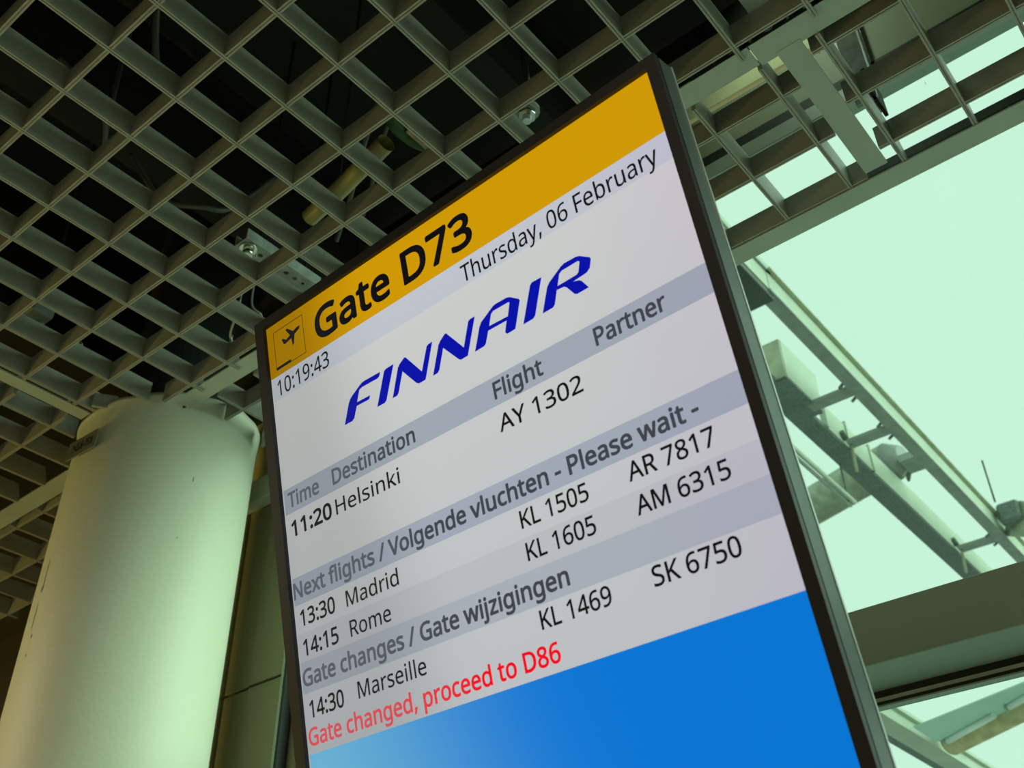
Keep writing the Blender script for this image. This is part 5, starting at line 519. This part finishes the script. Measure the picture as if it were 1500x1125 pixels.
LOGO = r'''{"F":[[0.1957,0.3062],[0.213,0.2692],[0.2186,0.2606],[0.2281,0.2545],[0.2443,0.2463],[0.2554,0.241],[0.2634,0.24],[0.3076,0.2408],[0.3039,0.2485],[0.2991,0.251],[0.2549,0.2501],[0.2473,0.2522],[0.2445,0.2575],[0.2369,0.2745],[0.2736,0.2754],[0.2702,0.2815],[0.2678,0.2826],[0.2345,0.2816],[0.224,0.3027],[0.2177,0.3067]],"I":[[0.2874,0.3068],[0.3179,0.2439],[0.3238,0.2415],[0.3443,0.2412],[0.3133,0.3037],[0.3079,0.3071]],"N":[[0.3294,0.3066],[0.3537,0.2536],[0.3589,0.2485],[0.3732,0.2406],[0.3771,0.2424],[0.4105,0.2872],[0.4318,0.2445],[0.4363,0.2425],[0.447,0.2418],[0.4162,0.3069],[0.3992,0.3071],[0.3929,0.3029],[0.3639,0.2659],[0.3459,0.3032],[0.341,0.3068]],"N2":[[0.4351,0.3073],[0.4599,0.2553],[0.4655,0.2498],[0.4783,0.2415],[0.4823,0.2418],[0.5163,0.2875],[0.5369,0.2437],[0.5422,0.2415],[0.5533,0.2417],[0.522,0.3067],[0.5051,0.3072],[0.5001,0.3036],[0.4696,0.2662],[0.4519,0.3037],[0.4461,0.3075]],"A":[[0.5391,0.3072],[0.5591,0.2661],[0.5649,0.2593],[0.5971,0.2424],[0.603,0.2414],[0.6288,0.2418],[0.6356,0.244],[0.6534,0.2569],[0.6551,0.2609],[0.6339,0.307],[0.6156,0.3078],[0.6118,0.3047],[0.6117,0.3015],[0.6192,0.2832],[0.5764,0.2827],[0.5659,0.3037],[0.5615,0.3064]],"Ah":[[0.5805,0.2751],[0.5894,0.2554],[0.5949,0.2518],[0.63,0.252],[0.6329,0.2538],[0.6237,0.2767]],"I2":[[0.6517,0.3074],[0.682,0.2451],[0.6871,0.2412],[0.7085,0.242],[0.6794,0.3033],[0.6739,0.307]],"R":[[0.6948,0.3075],[0.7149,0.2661],[0.7215,0.2594],[0.7511,0.2433],[0.758,0.2412],[0.7829,0.2418],[0.7901,0.2438],[0.8089,0.2568],[0.8104,0.2606],[0.8044,0.2751],[0.7973,0.2798],[0.791,0.2807],[0.7676,0.2821],[0.779,0.2856],[0.7833,0.2893],[0.7938,0.3071],[0.7693,0.3074],[0.7646,0.3049],[0.7526,0.2859],[0.7481,0.2821],[0.7327,0.2805],[0.7226,0.3031],[0.718,0.3071]],"Rh":[[0.7359,0.2743],[0.7446,0.255],[0.7505,0.2517],[0.785,0.2513],[0.7881,0.2541],[0.7813,0.2711],[0.7767,0.2737]],"plane":[[0.1026,0.0367],[0.0991,0.0432],[0.0839,0.0489],[0.0819,0.0567],[0.079,0.0683],[0.075,0.0725],[0.074,0.0659],[0.0725,0.0536],[0.0597,0.0561],[0.0505,0.0575],[0.047,0.0544],[0.0425,0.0435],[0.0467,0.0423],[0.0557,0.0491],[0.0693,0.0447],[0.0573,0.0271],[0.0622,0.0251],[0.0799,0.0397],[0.0933,0.036]],"box":[[0.0172,0.0149],[0.1116,0.0166],[0.1125,0.1065],[0.0176,0.1052],[0.065,0.0999]]}'''
GLY = json.loads(GLYPHS)
def text_splines(body, x0, x1, base, cap, track=0.0):
    """glyph outlines set between x0 and x1 on the baseline, cap height cap (metres); y is up"""
    pen = 0; sp = []; xmin, xmax = 1e9, -1e9
    for ch in body:
        adv, gs = GLY[ch]
        for g_ in gs:
            sp.append([(pen+p[0], p[1], pen+p[2], p[3], pen+p[4], p[5]) for p in g_])
            xmin = min(xmin, min(pen+p[0] for p in g_)); xmax = max(xmax, max(pen+p[0] for p in g_))
        pen += adv+track
    kx = (x1-x0)/(xmax-xmin); ky = cap/480.0
    f_ = lambda x, y: (x0+(x-xmin)*kx, base+y*ky)
    return [('b', [(*f_(p[0], p[1]), *f_(p[2], p[3]), *f_(p[4], p[5])) for p in s_]) for s_ in sp]
me = flat_curve(text_splines('KB-K04', -Wd*.36, Wd*.33, -Hd*.22, Hd*.44), .0003, .0006)
me.transform(T_ @ Matrix.Translation((0, 0, .0024))); part('lettering', me, M_SIGNINK, sg)

# ------------------------------------------------------------------ gate display
EX = Vector((-0.03161125, -0.99950024, 0)).normalized(); DN = Vector((0.25616259, -0.00810167, -0.96659976))
DN = (DN-EX*DN.dot(EX)).normalized(); OUT = -EX.cross(DN)           # OUT looks at the viewer
TL = M(1.33673015, -2.33235604, -4.92295025)
disp = obj('gate_display', None, label='tall tilted airport gate information screen in a black frame with a yellow header', cat='display screen')
DM = Matrix((EX, -DN, OUT)).transposed().to_4x4(); DM.translation = TL
disp.matrix_world = DM
def dpart(name, me, m, z=0.0, parent=None, **k):
    o = obj(name, me, m, **k)
    if z: me.transform(Matrix.Translation((0, 0, z)))
    o.parent = parent or disp          # all parts share the screen's own frame (x right, y up)
    return o
def dbox(name, u0, u1, v0, v1, z0, z1, m, bev=0, parent=None, **k):
    bm = bmesh.new(); bmesh.ops.create_cube(bm, size=1)
    a_, b_ = Vector((u0*SW, -v1*SW, z0)), Vector((u1*SW, -v0*SW, z1))
    bmesh.ops.scale(bm, vec=b_-a_, verts=bm.verts); bmesh.ops.translate(bm, vec=(a_+b_)/2, verts=bm.verts)
    if bev: bmesh.ops.bevel(bm, geom=bm.edges[:], offset=bev, segments=2, affect='EDGES')
    return dpart(name, bm_mesh(bm, name), m, parent=parent, **k)
def rect(u0, u1, v0, v1): return ('p', [(u0*SW, -v1*SW), (u1*SW, -v1*SW), (u1*SW, -v0*SW), (u0*SW, -v0*SW)])
VB = 1.777
UL, UR, VT, VE = -.031, 1.0235, -.0245, VB+.026
dbox('back_housing', UL, UR, VT, VE, -.032, -.004, M_SIDE, .0012)
me = flat_curve([rect(UL, UR, VT, VE), rect(-.004, 1.003, -.004, VB+.003)], .004)
dpart('bezel', me, M_BEZEL, .001)
# thin bright back lip seen along the side
dbox('side_lip', UR-.004, UR+.0012, VT, VE, -.0345, -.0315, M_LIP, label='thin bright rear edge of the casing')
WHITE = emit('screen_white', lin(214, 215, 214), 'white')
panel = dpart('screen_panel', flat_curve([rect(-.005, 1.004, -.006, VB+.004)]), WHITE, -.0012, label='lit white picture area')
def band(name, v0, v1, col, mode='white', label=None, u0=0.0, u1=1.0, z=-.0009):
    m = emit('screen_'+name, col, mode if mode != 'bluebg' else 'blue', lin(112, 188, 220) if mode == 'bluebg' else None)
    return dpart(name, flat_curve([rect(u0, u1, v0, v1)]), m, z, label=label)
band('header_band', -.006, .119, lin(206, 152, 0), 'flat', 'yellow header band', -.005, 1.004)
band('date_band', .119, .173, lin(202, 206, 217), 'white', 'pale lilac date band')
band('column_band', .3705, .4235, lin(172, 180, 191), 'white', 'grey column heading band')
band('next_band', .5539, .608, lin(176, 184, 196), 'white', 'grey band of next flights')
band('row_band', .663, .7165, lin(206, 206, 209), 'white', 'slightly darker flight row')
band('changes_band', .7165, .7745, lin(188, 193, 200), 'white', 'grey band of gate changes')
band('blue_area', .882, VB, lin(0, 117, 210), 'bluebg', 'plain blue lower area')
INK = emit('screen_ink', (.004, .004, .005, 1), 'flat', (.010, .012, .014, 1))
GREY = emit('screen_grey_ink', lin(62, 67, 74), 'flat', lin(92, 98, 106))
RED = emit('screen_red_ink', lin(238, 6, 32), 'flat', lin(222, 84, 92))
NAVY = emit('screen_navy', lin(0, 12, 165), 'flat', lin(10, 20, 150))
BROWN = emit('screen_brown_line', lin(40, 28, 4), 'flat')
def embolden(me, sp, h):
    """thicken the filled letters with a flat stroke of half-width h along their outlines"""
    bm = bmesh.new(); bm.from_mesh(me); bpy.data.meshes.remove(me)
    for _, rows in sp:
        P = []
        for i, a_ in enumerate(rows):
            b_ = rows[(i+1) % len(rows)]
            p0, p1, p2, p3 = a_[0:2], a_[4:6], b_[2:4], b_[0:2]
            st = abs(p1[0]-p0[0])+abs(p1[1]-p0[1])+abs(p2[0]-p3[0])+abs(p2[1]-p3[1]) < 1e-9
            for k in range(1 if st else 5):
                t = k/5; u = 1-t
                P.append(Vector([u**3*p0[j]+3*u*u*t*p1[j]+3*u*t*t*p2[j]+t**3*p3[j] for j in (0, 1)]+[0]))
        P = [p for i, p in enumerate(P) if (p-P[i-1]).length > 1e-7]
        for i, p in enumerate(P):
            q = P[(i+1) % len(P)]; d = (q-p).normalized(); n = Vector((-d.y, d.x, 0))*h
            bm.faces.new([bm.verts.new(v) for v in (p-n, q-n, q+n, p+n)])
            bm.faces.new([bm.verts.new(p+Vector((math.cos(a_*math.pi/3), math.sin(a_*math.pi/3), 0))*h) for a_ in range(6)])
    m_ = bpy.data.meshes.new('lettering'); bm.to_mesh(m_); bm.free(); return m_
def txt(body, u0, u1, v, cap, weight, m, slant=0.0):
    sp = text_splines(body, u0*SW, u1*SW, -v*SW, cap*SW)
    me = flat_curve(sp, 0)
    if weight > .005: me = embolden(me, sp, weight*cap*SW)
    return dpart('lettering', me, m, -.0005)
B = .030
txt('Gate D73', .149, .581, .0962, .0672, .044, INK)
txt('Thursday, 06 February', .5415, .9745, .1660, .0350, .008, INK)
txt('10:19:43', .0148, .1745, .1655, .0350, .010, INK)
txt('Time', .0125, .1030, .4118, .0305, .034, GREY)
txt('Destination', .1445, .3680, .4112, .0305, .034, GREY)
txt('Flight', .5630, .6700, .4112, .0305, .034, GREY)
txt('Partner', .7820, .9180, .4112, .0305, .034, GREY)
txt('11:20', .0150, .1305, .4722, .0305, .044, INK)
txt('Helsinki', .1438, .3170, .4722, .0300, .011, INK)
txt('AY 1302', .5610, .7385, .4726, .0300, .018, INK)
txt('Next flights / Volgende vluchten - Please wait -', .0015, .9220, .5950, .0300, .040, GREY)
txt('13:30', .0135, .1098, .6500, .0300, .026, INK)
txt('Madrid', .1418, .2785, .6500, .0290, .011, INK)
txt('KL 1505', .5655, .7035, .6466, .0295, .018, INK)
txt('AR 7817', .7815, .9350, .6462, .0295, .018, INK)
txt('14:15', .0135, .1098, .7066, .0300, .026, INK)
txt('Rome', .1430, .2485, .7058, .0290, .011, INK)
txt('KL 1605', .5655, .7035, .7010, .0295, .018, INK)
txt('AM 6315', .7818, .9440, .7008, .0295, .018, INK)
txt('Gate changes / Gate wijzigingen', .0035, .6345, .7610, .0300, .040, GREY)
txt('14:30', .0135, .1050, .8195, .0300, .024, INK)
txt('Marseille', .1440, .3130, .8160, .0290, .011, INK)
txt('KL 1469', .5663, .7030, .8125, .0295, .018, INK)
txt('SK 6750', .7800, .9275, .8100, .0295, .018, INK)
txt('Gate changed, proceed to D86', .0035, .5900, .8675, .0300, .032, RED)
# airline wordmark
LG = json.loads(LOGO)
def poly(k): return ('p', [(p[0]*SW, -p[1]*SW) for p in LG[k]])
for grp in (('F',), ('I',), ('N',), ('N2',), ('A', 'Ah'), ('I2',), ('R', 'Rh')):
    dpart('wordmark_letter', flat_curve([poly(k) for k in grp]), NAVY, -.0006)
# departure pictogram: thin frame, aircraft, runway bar
dpart('pictogram_frame', flat_curve([rect(.0172, .1124, .0152, .1060), rect(.0186, .1110, .0166, .1046)]), BROWN, -.0005)
dpart('pictogram_bar', flat_curve([rect(.0176, .0650, .0995, .1060)]), INK, -.0004)
dpart('pictogram_aircraft', flat_curve([poly('plane')]), INK, -.0005)
# mount: rear plate, arm and floor post (behind the screen)
dbox('rear_plate', .3, .7, .45, .95, -.052, -.032, M_SIDE, .002)
dbox('tilt_arm', .44, .56, .62, .8, -.16, -.052, M_SIDE, .002)
pb = DM @ Vector((.5*SW, -.72*SW, -.15))
bm = bmesh.new(); bmesh.ops.create_cube(bm, size=1); bmesh.ops.scale(bm, vec=(.07, .09, pb.z+.05), verts=bm.verts)
bmesh.ops.translate(bm, vec=(pb.x+.01, pb.y, (pb.z+.05)/2), verts=bm.verts); me = bm_mesh(bm, 'post'); me.transform(DM.inverted()); dpart('floor_post', me, M_SIDE)
bm = bmesh.new(); bmesh.ops.create_cube(bm, size=1); bmesh.ops.scale(bm, vec=(.42, .6, .012), verts=bm.verts)
bmesh.ops.translate(bm, vec=(pb.x, pb.y, .0065), verts=bm.verts); me = bm_mesh(bm, 'foot'); me.transform(DM.inverted()); dpart('foot_plate', me, M_SIDE)

# ------------------------------------------------------------------ outside the glass
box('ground', 9.6, 900, -700, 700, -62, -60, M_CONC, kind='structure')
fx = root('steel_gangway_frame', M(30, 5, 17), label='weathered steel ladder-like frame outside, running away from the facade above the transom', cat='steel frame')
# beam one: box section with a darker underside and a bright top flange
def beam(name, x0, x1, y0, y1, z0, z1, parent, side=M_OUTL, under=M_OUTD, **k):
    b_ = box(name, x0, x1, y0, y1, z0+.12, z1, side, parent, bev=.004, **k)
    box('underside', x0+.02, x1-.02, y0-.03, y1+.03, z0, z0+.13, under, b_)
    return b_
b1 = box('beam', 28.4, 120, 3.12, 3.66, 17.0, 18.0, M_OUTL, fx, bev=.006)
box('lower_flange', 28.4, 120, 3.08, 3.70, 16.93, 17.02, M_OUT, b1)
box('upper_flange', 28.4, 120, 2.92, 3.3, 18.0, 18.1, M_YEL, b1)
br = box('end_bracket', 9.6, 28.9, 3.20, 4.4, 16.75, 17.1, M_TRIMD, fx, bev=.004, label='dark boxy end bracket')
box('side_plate', 9.6, 28.9, 3.16, 3.24, 17.05, 18.6, M_OUTL, br); box('rib', 9.6, 28.7, 3.05, 3.2, 18.0, 18.1, M_OUT, br)
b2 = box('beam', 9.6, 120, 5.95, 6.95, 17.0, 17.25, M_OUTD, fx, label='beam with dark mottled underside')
box('side_plate', 39.3, 120, 5.88, 5.97, 17.1, 18.5, M_OUTL, b2); box('side_plate', 34.3, 37.9, 5.42, 5.52, 17.1, 19.2, M_OUTL, b2)
box('end_plate', 34.2, 34.32, 5.45, 6.4, 17.1, 19.2, M_YEL, b2)
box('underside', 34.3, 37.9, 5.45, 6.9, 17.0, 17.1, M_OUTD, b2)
box('gusset', 39.2, 39.35, 5.8, 6.1, 17.1, 18.7, M_OUTL, b2); box('gusset', 41.7, 41.85, 5.8, 6.1, 17.1, 18.7, M_OUTL, b2)
box('gusset', 44.5, 44.65, 5.8, 6.1, 17.1, 18.7, M_OUTL, b2)
for k, x in enumerate((36.85, 41.0, 55.6, 68.5, 80, 92)):
    rg = box('rung', x, x+.72, 3.7, 5.75, 17.0, 17.2, M_OUT, fx, bev=.003)
    for y in (3.78,):
        tube('bolt', [(x-.35, y, 17.1), (x-.15, y+.25, 17.1)], .012, M_OUTD, rg, seg=6); tube('bolt', [(x+1.0, y, 17.1), (x+1.2, y+.25, 17.1)], .012, M_OUTD, rg, seg=6)
    if k: tube('stay_rod', [(x+.3, 5.62, 17.0), (x+1.2, 5.95, 16.0)], .011, M_YEL, rg, r2=.013, seg=8, smooth=False)
    if k: tube('bolt', [(x+.2, 5.75, 17.3), (x-.2, 5.8, 17.6)], .02, M_OUTD, rg, seg=6)
for y in (3.4, 6.4): box('post', 96, 97.4, y-.7, y+.7, -60, 16.95, M_OUT, fx)
pp = root('cross_pipe', M(45, 6, 17), label='thick weathered drain pipe crossing under the outside frame, with a flared collar', cat='pipe')
tube('pipe', [(48.67, 6.08, 19.73), (49.1, 7.81, 19.73), (50.4, 12.48, 19.62), (51.81, 17.58, 19.51), (56.7, 35.48, 19.41), (65.38, 65.86, 19.41)], .165, M_DRAIN, pp, seg=20)
tube('collar', [(48.45, 5.32, 19.73), (48.67, 6.08, 19.73)], .09, M_OUT, pp, seg=16, r2=.17, smooth=False)
box('bracket', 47.6, 49.2, 3.7, 5.4, 18.9, 19.3, M_OUT, pp)
tube('spike', [(49.43, 5.54, 19.62), (50.51, 5.97, 19.3)], .05, M_OUTD, pp, seg=8, r2=.012, smooth=False)
tc_ = root('thin_conduit', M(40, 6.7, 15), label='thin pale conduit running under the weathered beam outside', cat='conduit')
tube('pipe', [(10, 6.66, 15.0), (38, 6.74, 15.0), (43.2, 6.76, 15.0)], .018, M_OUTL, tc_, seg=10)
tube('lower_pipe', [(10, 6.90, 14.9), (38, 6.97, 14.9), (43.2, 6.98, 14.9)], .014, M_OUT, tc_, seg=10)
for x in (36.0, 42.6): box('clip', x, x+.06, 6.80, 6.90, 14.85, 17.02, M_OUTD, tc_)
eq = root('floodlight', M(55.5, 2, 17), label='small outdoor lamp head on the far end of the frame, at the right edge', cat='lamp')
tube('head', [(55.2, 2.0, 17.6), (56.4, 1.2, 17.6)], .13, M_YEL, eq, seg=12, smooth=False); box('housing', 54.6, 55.4, 1.7, 2.9, 17.2, 18.4, M_OUTD, eq, bev=.02)
tube('arm', [(56.0, 2.9, 17.4), (57.5, 1.0, 17.2)], .06, M_OUTL, eq, seg=8, smooth=False)
tube('antenna_wire', [(53.6, 2.6, 18), (53.2, 2.5, 20.5)], .008, M_CABLEG, eq, seg=5, smooth=False)
lb = root('lower_beam', M(40, 5, 2), label='pale green steel beam outside below the transom', cat='beam')
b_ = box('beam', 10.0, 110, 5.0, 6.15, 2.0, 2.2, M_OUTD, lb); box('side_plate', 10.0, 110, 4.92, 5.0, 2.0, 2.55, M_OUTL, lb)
box('fascia', 10.0, 110, 4.75, 4.93, 2.45, 2.6, M_OUTL, lb); box('bottom_plate', 10.0, 110, 4.9, 5.75, 1.96, 2.02, M_OUTL, lb)
def slab(name, pts, z0, z1, m, parent=None, **k):
    bm = prism([M(x, y, z0) for x, y in pts], Vector((0, 0, 0)), Vector((0, 0, (z1-z0)*S))); return part(name, bm_mesh(bm, name), m, parent, **k)
slab('canopy_sheet', [(37.78, 4.72), (26.1, -24), (27.6, -24), (40.05, 4.72)], 2.0, 2.05, M_TEAL, label='teal translucent canopy sheet outside below the transom', cat='canopy')
rp = root('rusty_pipe', M(40, 2.5, 2), label='rusty yellow-brown pipe outside along the teal sheet', cat='pipe')
tube('pipe', [(41.0, 4.45, 2.15), (38.5, .8, 2.1), (22.5, -24, 2.1)], .075, M_RUST, rp, seg=18)
for k, (a_, b_) in enumerate((((39.93, 4.25), (38.16, 1.81)), ((37.65, 1.09), (35.9, -1.3)))):
    t_ = root('tube_lamp', M(a_[0], a_[1], 1.9), label=['white outdoor tube lamp beside the rusty pipe, nearer the display', 'white outdoor tube lamp beside the rusty pipe, cut by the right edge'][k], cat='tube lamp', group='outdoor tube lamps')
    tube('diffuser', [(*a_, 1.9), (*b_, 1.9)], .018, M_TUBEL, t_, seg=12, smooth=False)
    tube('end_cap', [(a_[0]+.08, a_[1]+.11, 1.9), (*a_, 1.9)], .021, M_OUTL, t_, seg=12, smooth=False)
